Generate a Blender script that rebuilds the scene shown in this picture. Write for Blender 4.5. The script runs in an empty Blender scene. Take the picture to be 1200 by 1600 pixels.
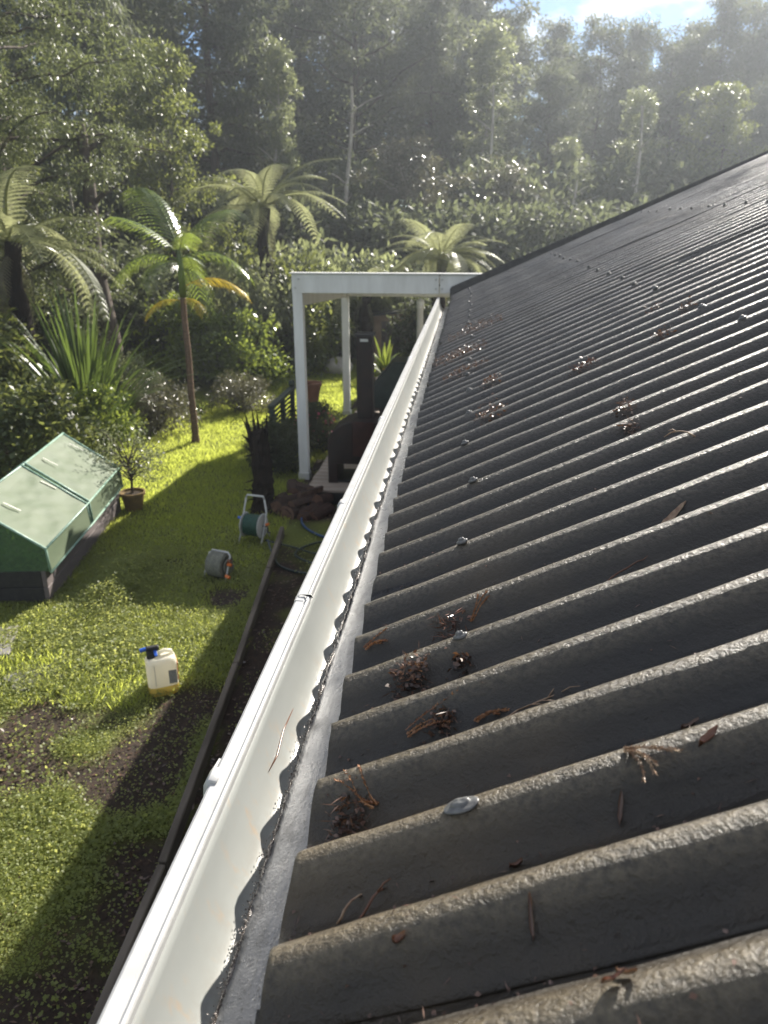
import bpy, bmesh, math, random
import numpy as np
from mathutils import Vector, Matrix, Euler

R = math.radians
scene = bpy.context.scene
col = scene.collection

# ------------------------------------------------------------------ camera
cam_data = bpy.data.cameras.new('camera')
cam = bpy.data.objects.new('camera', cam_data)
col.objects.link(cam)
cam.location = (0, 0, 2.95)
cam.rotation_euler = (R(90 - 20.35), 0, R(6.02))
cam_data.sensor_fit = 'VERTICAL'
cam_data.sensor_height = 36
cam_data.lens = 27
cam_data.clip_start = 0.02
cam_data.clip_end = 3000
cam_data.dof.use_dof = True
cam_data.dof.focus_distance = 1.45
cam_data.dof.aperture_fstop = 6.5
scene.camera = cam

# ------------------------------------------------------------------ sky, sun, exposure
SUN_AZ, SUN_EL = 25, 31.5          # azimuth clockwise from +Y
world = bpy.data.worlds.new('World')
scene.world = world
world.use_nodes = True
nt = world.node_tree
nt.nodes.clear()
wo = nt.nodes.new('ShaderNodeOutputWorld')
bg = nt.nodes.new('ShaderNodeBackground')
sky = nt.nodes.new('ShaderNodeTexSky')
sky.sky_type = 'NISHITA'
sky.sun_disc = False
sky.sun_elevation = R(SUN_EL)
sky.sun_rotation = R(SUN_AZ)
sky.air_density = 1.0
sky.dust_density = 0.15
sky.ozone_density = 3.5
sky.altitude = 1500
tc = nt.nodes.new('ShaderNodeTexCoord')
mp = nt.nodes.new('ShaderNodeMapping')
mp.inputs['Scale'].default_value = (1.0, 1.0, 2.2)
mp.inputs['Location'].default_value = (2.7, 0.7, 1.2)
cn = nt.nodes.new('ShaderNodeTexNoise')
cn.inputs['Scale'].default_value = 3.4
cn.inputs['Detail'].default_value = 9
cn.inputs['Roughness'].default_value = 0.55
cr = nt.nodes.new('ShaderNodeValToRGB')
cr.color_ramp.elements[0].position = 0.47
cr.color_ramp.elements[1].position = 0.57
cc = nt.nodes.new('ShaderNodeMix')
cc.data_type = 'RGBA'
cc.inputs[7].default_value = (9.5, 9.6, 9.9, 1)
nt.links.new(tc.outputs['Generated'], mp.inputs['Vector'])
nt.links.new(mp.outputs['Vector'], cn.inputs['Vector'])
nt.links.new(cn.outputs['Fac'], cr.inputs['Fac'])
sx = nt.nodes.new('ShaderNodeSeparateXYZ')
nt.links.new(tc.outputs['Generated'], sx.inputs[0])
up = nt.nodes.new('ShaderNodeMapRange')
up.inputs['From Min'].default_value = -0.02
up.inputs['From Max'].default_value = 0.02
nt.links.new(sx.outputs['Z'], up.inputs['Value'])
cm = nt.nodes.new('ShaderNodeMath')
cm.operation = 'MULTIPLY'
nt.links.new(cr.outputs['Color'], cm.inputs[0])
nt.links.new(up.outputs['Result'], cm.inputs[1])
nt.links.new(cm.outputs[0], cc.inputs[0])
nt.links.new(sky.outputs['Color'], cc.inputs[6])
nt.links.new(cc.outputs[2], bg.inputs['Color'])
bg.inputs['Strength'].default_value = 0.05
nt.links.new(bg.outputs['Background'], wo.inputs['Surface'])

sd = bpy.data.lights.new('sun', 'SUN')
sd.energy = 5.0
sd.angle = R(0.5)
sd.color = (1.0, 0.94, 0.84)
sun = bpy.data.objects.new('sun', sd)
col.objects.link(sun)
sdir = Vector((math.sin(R(SUN_AZ)) * math.cos(R(SUN_EL)), math.cos(R(SUN_AZ)) * math.cos(R(SUN_EL)), math.sin(R(SUN_EL))))
sun.rotation_euler = (sdir).to_track_quat('Z', 'Y').to_euler()
sun.location = (10, 20, 25)

vs = scene.view_settings
vs.view_transform = 'Standard'
vs.look = 'None'
vs.gamma = 1.0
vs.use_curve_mapping = False
vs.exposure = 1.35
scene.cycles.use_denoising = True
scene.cycles.max_bounces = 7
scene.cycles.diffuse_bounces = 3
scene.cycles.glossy_bounces = 3
scene.cycles.transmission_bounces = 4
scene.cycles.transparent_max_bounces = 6
scene.cycles.volume_bounces = 0
scene.cycles.sample_clamp_indirect = 6
scene.cycles.caustics_reflective = False
scene.cycles.caustics_refractive = False


# ------------------------------------------------------------------ helpers
def tag(o, label=None, cat=None, group=None, kind=None):
    if label: o['label'] = label
    if cat: o['category'] = cat
    if group: o['group'] = group
    if kind: o['kind'] = kind
    return o


def ob(name, me, parent=None, mat=None, loc=None, rot=None, **kw):
    if me is not None and mat is not None and len(me.materials) == 0:
        me.materials.append(mat)
    o = bpy.data.objects.new(name, me)
    col.objects.link(o)
    if parent is not None: o.parent = parent
    if loc is not None: o.location = loc
    if rot is not None: o.rotation_euler = rot
    return tag(o, **kw)


def empty(name, loc=(0, 0, 0), rz=0.0, **kw):
    o = bpy.data.objects.new(name, None)
    col.objects.link(o)
    o.empty_display_size = 0.1
    o.location = loc
    o.rotation_euler = (0, 0, rz)
    return tag(o, **kw)


def copy_tree(o, parent=None):
    c = o.copy()
    col.objects.link(c)
    c.parent = parent
    for ch in list(o.children):
        copy_tree(ch, c)
    return c


def mesh_np(name, V, Q=None, T=None, smooth=False):
    me = bpy.data.meshes.new(name)
    V = np.asarray(V, dtype=np.float32)
    parts, starts, n = [], [], 0
    for A, k in ((Q, 4), (T, 3)):
        if A is None or len(A) == 0: continue
        A = np.asarray(A, dtype=np.int32)
        parts.append(A.ravel())
        starts.append(np.arange(len(A), dtype=np.int32) * k + n)
        n += A.size
    loops = np.concatenate(parts)
    st = np.concatenate(starts)
    me.vertices.add(len(V))
    me.vertices.foreach_set('co', V.ravel())
    me.loops.add(len(loops))
    me.loops.foreach_set('vertex_index', loops)
    me.polygons.add(len(st))
    me.polygons.foreach_set('loop_start', st)
    if smooth:
        me.polygons.foreach_set('use_smooth', np.ones(len(st), dtype=bool))
    me.update(calc_edges=True)
    me.validate()
    return me


class MB:
    """collects boxes, bars, tubes and lathes into one mesh"""
    def __init__(self):
        self.v, self.f = [], []

    def add(self, vs_, fs_):
        b = len(self.v)
        self.v += [tuple(p) for p in vs_]
        self.f += [tuple(i + b for i in f) for f in fs_]
        return self

    def box(self, c, s, rot=None):
        m = rot if isinstance(rot, Matrix) else (Euler(rot).to_matrix() if rot else Matrix.Identity(3))
        c = Vector(c)
        pts = [c + m @ Vector((x * s[0] / 2, y * s[1] / 2, z * s[2] / 2)) for z in (-1, 1) for x, y in ((-1, -1), (1, -1), (1, 1), (-1, 1))]
        return self.add(pts, [(3, 2, 1, 0), (4, 5, 6, 7), (0, 1, 5, 4), (1, 2, 6, 5), (2, 3, 7, 6), (3, 0, 4, 7)])

    def bar(self, p, q, w, h):
        p, q = Vector(p), Vector(q)
        d = q - p
        m = d.to_track_quat('Y', 'Z').to_matrix()
        return self.box((p + q) / 2, (w, d.length, h), m)

    def tube(self, path, rad, n=8, cap=True):
        P = [Vector(p) for p in path]
        if not hasattr(rad, '__len__'): rad = [rad] * len(P)
        vs_, fs_ = [], []
        ref = Vector((0.31, 0.17, 0.93)).normalized()
        for i, p in enumerate(P):
            t = (P[min(i + 1, len(P) - 1)] - P[max(i - 1, 0)])
            if t.length < 1e-9: t = Vector((0, 0, 1))
            t.normalize()
            a = t.cross(ref)
            if a.length < 1e-3: a = t.cross(Vector((1, 0, 0)))
            a.normalize()
            b = t.cross(a)
            for k in range(n):
                th = 2 * math.pi * k / n
                vs_.append(p + (a * math.cos(th) + b * math.sin(th)) * rad[i])
        for i in range(len(P) - 1):
            for k in range(n):
                k2 = (k + 1) % n
                fs_.append((i * n + k, (i + 1) * n + k, (i + 1) * n + k2, i * n + k2))
        if cap:
            fs_.append(tuple(range(n)))
            fs_.append(tuple((len(P) - 1) * n + k for k in reversed(range(n))))
        return self.add(vs_, fs_)

    def lathe(self, prof, n=20, c=(0, 0, 0), m=None):
        m = m or Matrix.Identity(3)
        c = Vector(c)
        vs_, fs_ = [], []
        for r, z in prof:
            for k in range(n):
                a = 2 * math.pi * k / n
                vs_.append(c + m @ Vector((r * math.cos(a), r * math.sin(a), z)))
        for i in range(len(prof) - 1):
            for k in range(n):
                k2 = (k + 1) % n
                fs_.append((i * n + k, i * n + k2, (i + 1) * n + k2, (i + 1) * n + k))
        fs_.append(tuple(reversed(range(n))))
        fs_.append(tuple((len(prof) - 1) * n + k for k in range(n)))
        return self.add(vs_, fs_)

    def prism(self, poly, axis, a, b):
        """extrude a 2D polygon along axis ('x','y','z') from a to b"""
        def P(u, w, t):
            return {'x': (t, u, w), 'y': (u, t, w), 'z': (u, w, t)}[axis]
        n = len(poly)
        vs_ = [P(u, w, a) for u, w in poly] + [P(u, w, b) for u, w in poly]
        fs_ = [tuple(range(n)), tuple(range(2 * n - 1, n - 1, -1))]
        fs_ += [(i, i + n, (i + 1) % n + n, (i + 1) % n) for i in range(n)]
        return self.add(vs_, fs_)

    def mesh(self, name, bevel=0.0, smooth=False, seg=1):
        me = bpy.data.meshes.new(name)
        me.from_pydata([tuple(p) for p in self.v], [], self.f)
        bm = bmesh.new()
        bm.from_mesh(me)
        bmesh.ops.recalc_face_normals(bm, faces=bm.faces)
        if bevel > 0:
            bmesh.ops.bevel(bm, geom=list(bm.edges), offset=bevel, segments=seg, affect='EDGES', clamp_overlap=True)
        if smooth:
            for f in bm.faces: f.smooth = True
        bm.to_mesh(me)
        bm.free()
        return me

    def build(self, name, mat, parent=None, bevel=0.0, smooth=False, seg=1, loc=None, rot=None, **kw):
        return ob(name, self.mesh(name, bevel, smooth, seg), parent, mat, loc, rot, **kw)


def vnoise(x, y, seed=0):
    """smooth value noise on arrays"""
    x = np.asarray(x, float); y = np.asarray(y, float)
    xi = np.floor(x).astype(np.int64); yi = np.floor(y).astype(np.int64)
    fx = x - xi; fy = y - yi
    fx = fx * fx * (3 - 2 * fx); fy = fy * fy * (3 - 2 * fy)
    def h(a, b):
        n = (a * 374761393 + b * 668265263 + seed * 974711) & 0x7fffffff
        n = ((n ^ (n >> 13)) * 1274126177) & 0x7fffffff
        return ((n ^ (n >> 16)) & 0xffff) / 65535.0
    return (h(xi, yi) * (1 - fx) + h(xi + 1, yi) * fx) * (1 - fy) + (h(xi, yi + 1) * (1 - fx) + h(xi + 1, yi + 1) * fx) * fy


def fbm(x, y, seed=0, o=4):
    s, a, t = 0, 1.0, 0
    for i in range(o):
        s = s + a * vnoise(np.asarray(x) * 2 ** i, np.asarray(y) * 2 ** i, seed + i); t += a; a *= 0.5
    return s / t


# ------------------------------------------------------------------ materials
def nodes_of(name):
    m = bpy.data.materials.new(name)
    m.use_nodes = True
    t = m.node_tree
    b = t.nodes['Principled BSDF']
    return m, t, b


def noise_node(t, scale, detail=5, rough=0.55, coord='Object', stretch=None):
    c = t.nodes.new('ShaderNodeTexCoord')
    n = t.nodes.new('ShaderNodeTexNoise')
    n.inputs['Scale'].default_value = scale
    n.inputs['Detail'].default_value = detail
    n.inputs['Roughness'].default_value = rough
    if stretch:
        mpp = t.nodes.new('ShaderNodeMapping')
        mpp.inputs['Scale'].default_value = stretch
        t.links.new(c.outputs[coord], mpp.inputs['Vector'])
        t.links.new(mpp.outputs['Vector'], n.inputs['Vector'])
    else:
        t.links.new(c.outputs[coord], n.inputs['Vector'])
    return n.outputs['Fac']


def ramp(t, fac, stops):
    r = t.nodes.new('ShaderNodeValToRGB')
    e = r.color_ramp.elements
    while len(e) < len(stops): e.new(0.5)
    for i, (p, c) in enumerate(stops):
        e[i].position = p
        e[i].color = (c[0], c[1], c[2], 1) if hasattr(c, '__len__') else (c, c, c, 1)
    t.links.new(fac, r.inputs['Fac'])
    return r.outputs['Color']


def mixc(t, fac, a, b, mode='MIX'):
    m = t.nodes.new('ShaderNodeMix')
    m.data_type = 'RGBA'
    m.blend_type = mode
    for s, v in ((0, fac), (6, a), (7, b)):
        if isinstance(v, (int, float)): m.inputs[s].default_value = v
        elif isinstance(v, tuple): m.inputs[s].default_value = (*v[:3], 1)
        else: t.links.new(v, m.inputs[s])
    return m.outputs[2]


def bump(t, b, h, dist=0.002, strength=1.0, prev=None):
    n = t.nodes.new('ShaderNodeBump')
    n.inputs['Strength'].default_value = strength
    n.inputs['Distance'].default_value = dist
    t.links.new(h, n.inputs['Height'])
    if prev is not None: t.links.new(prev, n.inputs['Normal'])
    t.links.new(n.outputs['Normal'], b.inputs['Normal'])
    return n.outputs['Normal']


def simple(name, c1, c2=None, rough=0.6, spec=0.5, scale=20, metal=0.0, bdist=0.0, stretch=None, detail=5):
    m, t, b = nodes_of(name)
    c2 = c2 or tuple(x * 0.7 for x in c1)
    f = noise_node(t, scale, detail, stretch=stretch)
    t.links.new(ramp(t, f, [(0.35, c1), (0.65, c2)]), b.inputs['Base Color'])
    b.inputs['Roughness'].default_value = rough
    b.inputs['Specular IOR Level'].default_value = spec
    b.inputs['Metallic'].default_value = metal
    if bdist: bump(t, b, f, bdist)
    return m


def leafmat(name, c1, c2, tr=(0.2, 0.3, 0.04), rough=0.4, spec=0.5, tfac=0.4, var=0.0):
    """thin leaf: reflecting face plus light coming through, each leaf a little different"""
    m, t, b = nodes_of(name)
    g = t.nodes.new('ShaderNodeNewGeometry')
    rnd = g.outputs['Random Per Island']
    c = ramp(t, rnd, [(0.0, c1), (0.75, c2), (1.0, tuple(min(1, 0.5 * (x + y) * 1.5 + var) for x, y in zip(c1, c2)))])
    t.links.new(c, b.inputs['Base Color'])
    b.inputs['Roughness'].default_value = rough
    b.inputs['Specular IOR Level'].default_value = spec
    tl = t.nodes.new('ShaderNodeBsdfTranslucent')
    t.links.new(mixc(t, rnd, tr, tuple(x * 0.6 for x in tr)), tl.inputs['Color'])
    mx = t.nodes.new('ShaderNodeMixShader')
    mx.inputs[0].default_value = tfac
    t.links.new(b.outputs[0], mx.inputs[1])
    t.links.new(tl.outputs[0], mx.inputs[2])
    t.links.new(mx.outputs[0], t.nodes['Material Output'].inputs['Surface'])
    return m


M = {}
M['leaf_totara'] = leafmat('leaf_totara', (0.045, 0.062, 0.028), (0.095, 0.11, 0.05), (0.27, 0.31, 0.11), 0.42, 0.5, 0.36)
M['leaf_forest'] = leafmat('leaf_forest', (0.028, 0.040, 0.025), (0.066, 0.080, 0.045), (0.24, 0.27, 0.13), 0.55, 0.25, 0.38)
M['leaf_glossy'] = leafmat('leaf_glossy', (0.035, 0.055, 0.02), (0.075, 0.095, 0.035), (0.36, 0.40, 0.10), 0.40, 0.4, 0.40)
M['leaf_silver'] = leafmat('leaf_silver', (0.08, 0.095, 0.055), (0.13, 0.145, 0.085), (0.42, 0.46, 0.20), 0.38, 0.5, 0.40)
M['leaf_lime'] = leafmat('leaf_lime', (0.07, 0.11, 0.02), (0.12, 0.16, 0.035), (0.40, 0.48, 0.08), 0.26, 0.6, 0.42)
M['leaf_dull'] = leafmat('leaf_dull', (0.07, 0.072, 0.045), (0.12, 0.11, 0.075), (0.24, 0.23, 0.11), 0.35, 0.5, 0.3)
M['fern'] = leafmat('fern_green', (0.10, 0.12, 0.055), (0.165, 0.175, 0.09), (0.54, 0.56, 0.28), 0.33, 0.6, 0.46)
M['palm'] = leafmat('palm_green', (0.05, 0.09, 0.02), (0.10, 0.14, 0.035), (0.36, 0.46, 0.07), 0.24, 0.7, 0.42)
M['palm_yellow'] = leafmat('palm_yellow', (0.45, 0.32, 0.03), (0.55, 0.42, 0.05), (0.75, 0.55, 0.05), 0.35, 0.5, 0.5)
M['flax'] = leafmat('flax_blade', (0.035, 0.065, 0.022), (0.07, 0.105, 0.035), (0.22, 0.31, 0.06), 0.35, 0.5, 0.36)
M['clover'] = leafmat('clover_leaf', (0.12, 0.15, 0.042), (0.175, 0.20, 0.07), (0.72, 0.75, 0.22), 0.5, 0.4, 0.52)
M['grass'] = leafmat('grass_blade', (0.125, 0.16, 0.03), (0.175, 0.21, 0.05), (0.84, 0.92, 0.17), 0.45, 0.4, 0.62)
M['flower'] = leafmat('flower_petal', (0.6, 0.08, 0.16), (0.7, 0.2, 0.28), (0.7, 0.2, 0.25), 0.5, 0.3, 0.3)
M['flower_y'] = leafmat('yellow_petal', (0.75, 0.42, 0.02), (0.8, 0.55, 0.03), (0.8, 0.5, 0.02), 0.5, 0.3, 0.3)
M['litter'] = leafmat('dead_leaf', (0.05, 0.028, 0.02), (0.14, 0.08, 0.055), (0.25, 0.12, 0.05), 0.3, 0.6, 0.15)
M['needle'] = leafmat('dead_needle', (0.07, 0.03, 0.02), (0.17, 0.07, 0.035), (0.15, 0.06, 0.025), 0.3, 0.6, 0.15)
M['needle_orange'] = leafmat('orange_needle', (0.16, 0.06, 0.03), (0.34, 0.16, 0.06), (0.3, 0.13, 0.04), 0.3, 0.6, 0.15)
M['twig'] = simple('twig_bark', (0.36, 0.26, 0.17), (0.22, 0.13, 0.08), 0.45, 0.5, 90)
M['bark'] = simple('tree_bark', (0.10, 0.075, 0.055), (0.04, 0.03, 0.025), 0.8, 0.3, 14, bdist=0.02, stretch=(1, 1, 0.2))
M['bark_pale'] = simple('pale_bark', (0.42, 0.39, 0.34), (0.22, 0.20, 0.17), 0.75, 0.3, 9, bdist=0.01, stretch=(1, 1, 0.3))
M['fern_trunk'] = simple('fern_trunk_fibre', (0.022, 0.015, 0.011), (0.008, 0.006, 0.005), 0.9, 0.15, 40, bdist=0.02, stretch=(1, 1, 0.15))
M['palm_trunk'] = simple('palm_trunk_ringed', (0.17, 0.10, 0.06), (0.08, 0.05, 0.03), 0.6, 0.4, 30, bdist=0.005, stretch=(0.3, 0.3, 3))


def roof_material():
    m, t, b = nodes_of('weathered_roof_sheet')
    big = noise_node(t, 2.3, 5)
    mid = noise_node(t, 13, 6, 0.6)
    fine = noise_node(t, 330, 3, 0.6)
    grit = noise_node(t, 120, 5, 0.65)
    streak = noise_node(t, 9, 5, 0.6, stretch=(0.35, 4, 1))
    base = ramp(t, mid, [(0.30, (0.0052, 0.0043, 0.0034)), (0.60, (0.0115, 0.0095, 0.0075)), (0.78, (0.030, 0.0255, 0.020))])
    moss = ramp(t, big, [(0.35, (0.0070, 0.0053, 0.0033)), (0.52, (0.019, 0.0139, 0.0078)), (0.66, (0.058, 0.041, 0.021))])
    at = t.nodes.new('ShaderNodeAttribute')
    at.attribute_name = 'moss'
    c = mixc(t, at.outputs['Fac'], base, moss)
    c = mixc(t, ramp(t, streak, [(0.54, 0.0), (0.74, 0.35)]), c, (0.055, 0.049, 0.040))
    wr = t.nodes.new('ShaderNodeAttribute')
    wr.attribute_name = 'worn_highlight'
    wn = t.nodes.new('ShaderNodeMath'); wn.operation = 'MULTIPLY'
    t.links.new(wr.outputs['Fac'], wn.inputs[0])
    t.links.new(ramp(t, grit, [(0.34, 0.15), (0.62, 1.0)]), wn.inputs[1])
    tan = mixc(t, at.outputs['Fac'], (0.125, 0.116, 0.10), (0.145, 0.118, 0.075))
    c = mixc(t, wn.outputs[0], c, tan)  # crest tan carries a painted sun highlight besides some wear
    t.links.new(c, b.inputs['Base Color'])
    t.links.new(ramp(t, streak, [(0.3, 0.26), (0.7, 0.52)]), b.inputs['Roughness'])
    b.inputs['Specular IOR Level'].default_value = 0.6
    n1 = bump(t, b, mid, 0.004, 0.8)
    n2 = bump(t, b, grit, 0.0045, 0.9, n1)
    bump(t, b, fine, 0.0012, 0.7, n2)
    return m


M['roof'] = roof_material()


def gutter_material():
    m, t, b = nodes_of('white_gutter_paint')
    f1 = noise_node(t, 5, 6, 0.6, stretch=(1, 0.5, 1))
    f2 = noise_node(t, 55, 5, 0.7, stretch=(0.35, 0.8, 0.35))
    f3 = noise_node(t, 260, 3, 0.6)
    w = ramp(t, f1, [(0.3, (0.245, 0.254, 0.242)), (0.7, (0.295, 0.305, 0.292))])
    patch = ramp(t, f1, [(0.44, 0.0), (0.58, 1.0)])
    st = ramp(t, f2, [(0.56, 0.0), (0.68, 0.8)])
    d = mixc(t, 1.0, patch, st, 'MULTIPLY')
    c = mixc(t, d, w, (0.34, 0.27, 0.20))
    co = t.nodes.new('ShaderNodeTexCoord')
    sx_ = t.nodes.new('ShaderNodeSeparateXYZ')
    t.links.new(co.outputs['Object'], sx_.inputs[0])
    mr = t.nodes.new('ShaderNodeMapRange')
    mr.inputs['From Min'].default_value = -0.296
    mr.inputs['From Max'].default_value = -0.255
    t.links.new(sx_.outputs['X'], mr.inputs['Value'])
    sf = mixc(t, 1.0, ramp(t, noise_node(t, 30, 7, 0.7, stretch=(0.5, 1, 0.5)), [(0.40, 0.0), (0.66, 0.55)]), mr.outputs['Result'], 'MULTIPLY')
    c = mixc(t, sf, c, (0.20, 0.165, 0.125))
    sp = ramp(t, f3, [(0.73, 0.0), (0.76, 0.7)])
    c = mixc(t, sp, c, (0.25, 0.22, 0.18))
    t.links.new(c, b.inputs['Base Color'])
    b.inputs['Roughness'].default_value = 0.38
    b.inputs['Specular IOR Level'].default_value = 0.5
    bump(t, b, f1, 0.002, 0.4)
    return m


M['gutter'] = gutter_material()
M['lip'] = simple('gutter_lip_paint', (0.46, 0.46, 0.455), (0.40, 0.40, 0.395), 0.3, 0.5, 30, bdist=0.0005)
M['white_paint'] = simple('white_paint', (0.74, 0.74, 0.72), (0.62, 0.615, 0.59), 0.45, 0.5, 5, stretch=(1.5, 1.5, 0.35), detail=8)


def flashing_material():
    m, t, b = nodes_of('wet_zinc_flashing')
    f = noise_node(t, 17, 8, 0.68, stretch=(1, 0.5, 1))
    g = noise_node(t, 230, 3, 0.6)
    c = ramp(t, f, [(0.3, (0.13, 0.13, 0.133)), (0.5, (0.25, 0.251, 0.258)), (0.72, (0.105, 0.104, 0.105))])
    s_ = ramp(t, g, [(0.60, 0.0), (0.66, 0.8)])
    c = mixc(t, s_, c, (0.09, 0.085, 0.085))
    t.links.new(c, b.inputs['Base Color'])
    b.inputs['Metallic'].default_value = 0.25
    t.links.new(ramp(t, f, [(0.3, 0.18), (0.7, 0.42)]), b.inputs['Roughness'])
    n = bump(t, b, f, 0.004, 0.5)
    bump(t, b, g, 0.0006, 0.6, n)
    return m


M['flashing'] = flashing_material()
M['silt'] = simple('wet_silt', (0.20, 0.165, 0.145), (0.06, 0.05, 0.045), 0.22, 0.8, 160, bdist=0.004)
M['screw'] = simple('painted_screw_head', (0.15, 0.15, 0.145), (0.06, 0.06, 0.06), 0.38, 0.6, 90, bdist=0.0004)
M['wall'] = simple('weatherboard_paint', (0.5, 0.5, 0.47), (0.42, 0.42, 0.40), 0.6, 0.4, 8)
M['dark_trim'] = simple('dark_trim', (0.03, 0.03, 0.032), (0.055, 0.055, 0.055), 0.6, 0.35, 20)
M['rust'] = simple('rusted_steel', (0.012, 0.009, 0.0085), (0.024, 0.013, 0.011), 0.7, 0.3, 9, bdist=0.003)
M['rust_red'] = simple('red_rust', (0.045, 0.016, 0.012), (0.028, 0.012, 0.010), 0.75, 0.3, 14, bdist=0.003)
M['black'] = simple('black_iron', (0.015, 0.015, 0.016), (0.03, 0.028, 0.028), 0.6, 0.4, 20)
M['green_cover'] = simple('dark_green_cover', (0.012, 0.022, 0.022), (0.022, 0.036, 0.034), 0.6, 0.4, 8, bdist=0.004)
M['deck'] = simple('grey_deck_timber', (0.38, 0.32, 0.27), (0.26, 0.21, 0.17), 0.75, 0.3, 7, stretch=(0.15, 1, 1), bdist=0.002)
M['edging'] = simple('weathered_timber', (0.15, 0.125, 0.10), (0.085, 0.07, 0.055), 0.8, 0.3, 12, stretch=(1, 0.12, 1), bdist=0.004)
M['bed_timber'] = simple('bed_timber', (0.15, 0.125, 0.12), (0.10, 0.085, 0.085), 0.75, 0.3, 8, stretch=(1, 0.1, 1), bdist=0.003)
M['slat'] = simple('dark_green_timber', (0.02, 0.032, 0.028), (0.035, 0.05, 0.042), 0.55, 0.4, 16)
M['log'] = simple('log_bark', (0.05, 0.026, 0.02), (0.025, 0.015, 0.012), 0.85, 0.3, 24, bdist=0.006)
M['log_cut'] = simple('split_log_face', (0.17, 0.095, 0.065), (0.09, 0.05, 0.036), 0.8, 0.3, 20, stretch=(1, 1, 0.2))
M['terracotta'] = simple('terracotta', (0.20, 0.09, 0.05), (0.14, 0.065, 0.04), 0.7, 0.3, 10)
M['pot'] = simple('ochre_pot', (0.20, 0.13, 0.05), (0.13, 0.09, 0.04), 0.6, 0.4, 12)
M['soil'] = simple('potting_soil', (0.05, 0.035, 0.025), (0.02, 0.015, 0.012), 0.95, 0.2, 60, bdist=0.01)
M['grey_plastic'] = simple('grey_plastic', (0.55, 0.55, 0.53), (0.45, 0.45, 0.43), 0.4, 0.5, 12)
M['hose_green'] = simple('green_hose', (0.01, 0.07, 0.045), (0.006, 0.045, 0.03), 0.4, 0.5, 30)
M['hose_dark'] = simple('dark_hose', (0.03, 0.045, 0.04), (0.02, 0.03, 0.03), 0.45, 0.5, 30)
M['hose_blue'] = simple('blue_hose', (0.03, 0.08, 0.20), (0.02, 0.05, 0.14), 0.4, 0.5, 30)
M['hose_grey'] = simple('faded_hose', (0.20, 0.20, 0.16), (0.12, 0.125, 0.10), 0.6, 0.4, 30)
M['orange'] = simple('orange_plastic', (0.75, 0.20, 0.04), (0.65, 0.16, 0.03), 0.4, 0.5, 20)
M['blue'] = simple('blue_plastic', (0.02, 0.12, 0.55), (0.02, 0.09, 0.45), 0.35, 0.5, 20)
M['concrete'] = simple('concrete', (0.24, 0.225, 0.21), (0.18, 0.17, 0.16), 0.85, 0.3, 12, bdist=0.003)
M['stone'] = simple('boulder_stone', (0.42, 0.40, 0.37), (0.28, 0.265, 0.25), 0.85, 0.3, 5, bdist=0.02)
M['weed_mat'] = simple('weed_mat', (0.16, 0.155, 0.16), (0.09, 0.088, 0.09), 0.5, 0.4, 30, bdist=0.004)
M['tan_wall'] = simple('tan_render', (0.36, 0.27, 0.19), (0.28, 0.20, 0.14), 0.8, 0.3, 5)
M['trim_green'] = simple('frame_trim', (0.30, 0.42, 0.34), (0.14, 0.26, 0.20), 0.4, 0.5, 25)
M['label_white'] = simple('paper_label', (0.75, 0.74, 0.68), (0.62, 0.60, 0.52), 0.5, 0.4, 70)
M['label_grey'] = simple('label_panel', (0.36, 0.34, 0.29), (0.26, 0.245, 0.21), 0.5, 0.4, 120)


def film(name, c1, c2, tr, tfac, rough=0.3, alpha=1.0, scale=14, bd=0.006, aw=(0, 0)):
    m, t, b = nodes_of(name)
    f = noise_node(t, scale, 4)
    t.links.new(ramp(t, f, [(0.3, c1), (0.7, c2)]), b.inputs['Base Color'])
    b.inputs['Roughness'].default_value = rough
    b.inputs['Alpha'].default_value = alpha
    if bd: bump(t, b, f, bd, 0.8)
    tl = t.nodes.new('ShaderNodeBsdfTranslucent')
    tl.inputs['Color'].default_value = (*tr, 1)
    mx = t.nodes.new('ShaderNodeMixShader')
    mx.inputs[0].default_value = tfac
    t.links.new(b.outputs[0], mx.inputs[1])
    t.links.new(tl.outputs[0], mx.inputs[2])
    out = mx.outputs[0]
    if alpha < 1:
        tp = t.nodes.new('ShaderNodeBsdfTransparent')
        tp.inputs['Color'].default_value = (0.75, 0.9, 0.78, 1)
        m2 = t.nodes.new('ShaderNodeMixShader')
        m2.inputs[0].default_value = alpha
        b.inputs['Alpha'].default_value = 1.0
        t.links.new(tp.outputs[0], m2.inputs[1])
        t.links.new(out, m2.inputs[2])
        out = m2.outputs[0]
    t.links.new(out, t.nodes['Material Output'].inputs['Surface'])
    return m


M['cover'] = film('green_cover_film', (0.20, 0.25, 0.165), (0.22, 0.265, 0.175), (0.36, 0.44, 0.27), 0.45, 0.6, 0.92, 3, 0.003)
M['cover_end'] = film('green_end_film', (0.14, 0.22, 0.15), (0.18, 0.26, 0.18), (0.34, 0.46, 0.28), 0.45, 0.3, 0.42, 7, 0.01)
M['can'] = film('milky_plastic', (0.82, 0.80, 0.72), (0.78, 0.75, 0.66), (0.9, 0.87, 0.74), 0.45, 0.3, 1.0, 10, 0.002)
M['can_liquid'] = film('amber_liquid', (0.62, 0.50, 0.16), (0.55, 0.43, 0.12), (0.72, 0.56, 0.14), 0.45, 0.25, 1.0, 8, 0.001)


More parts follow.
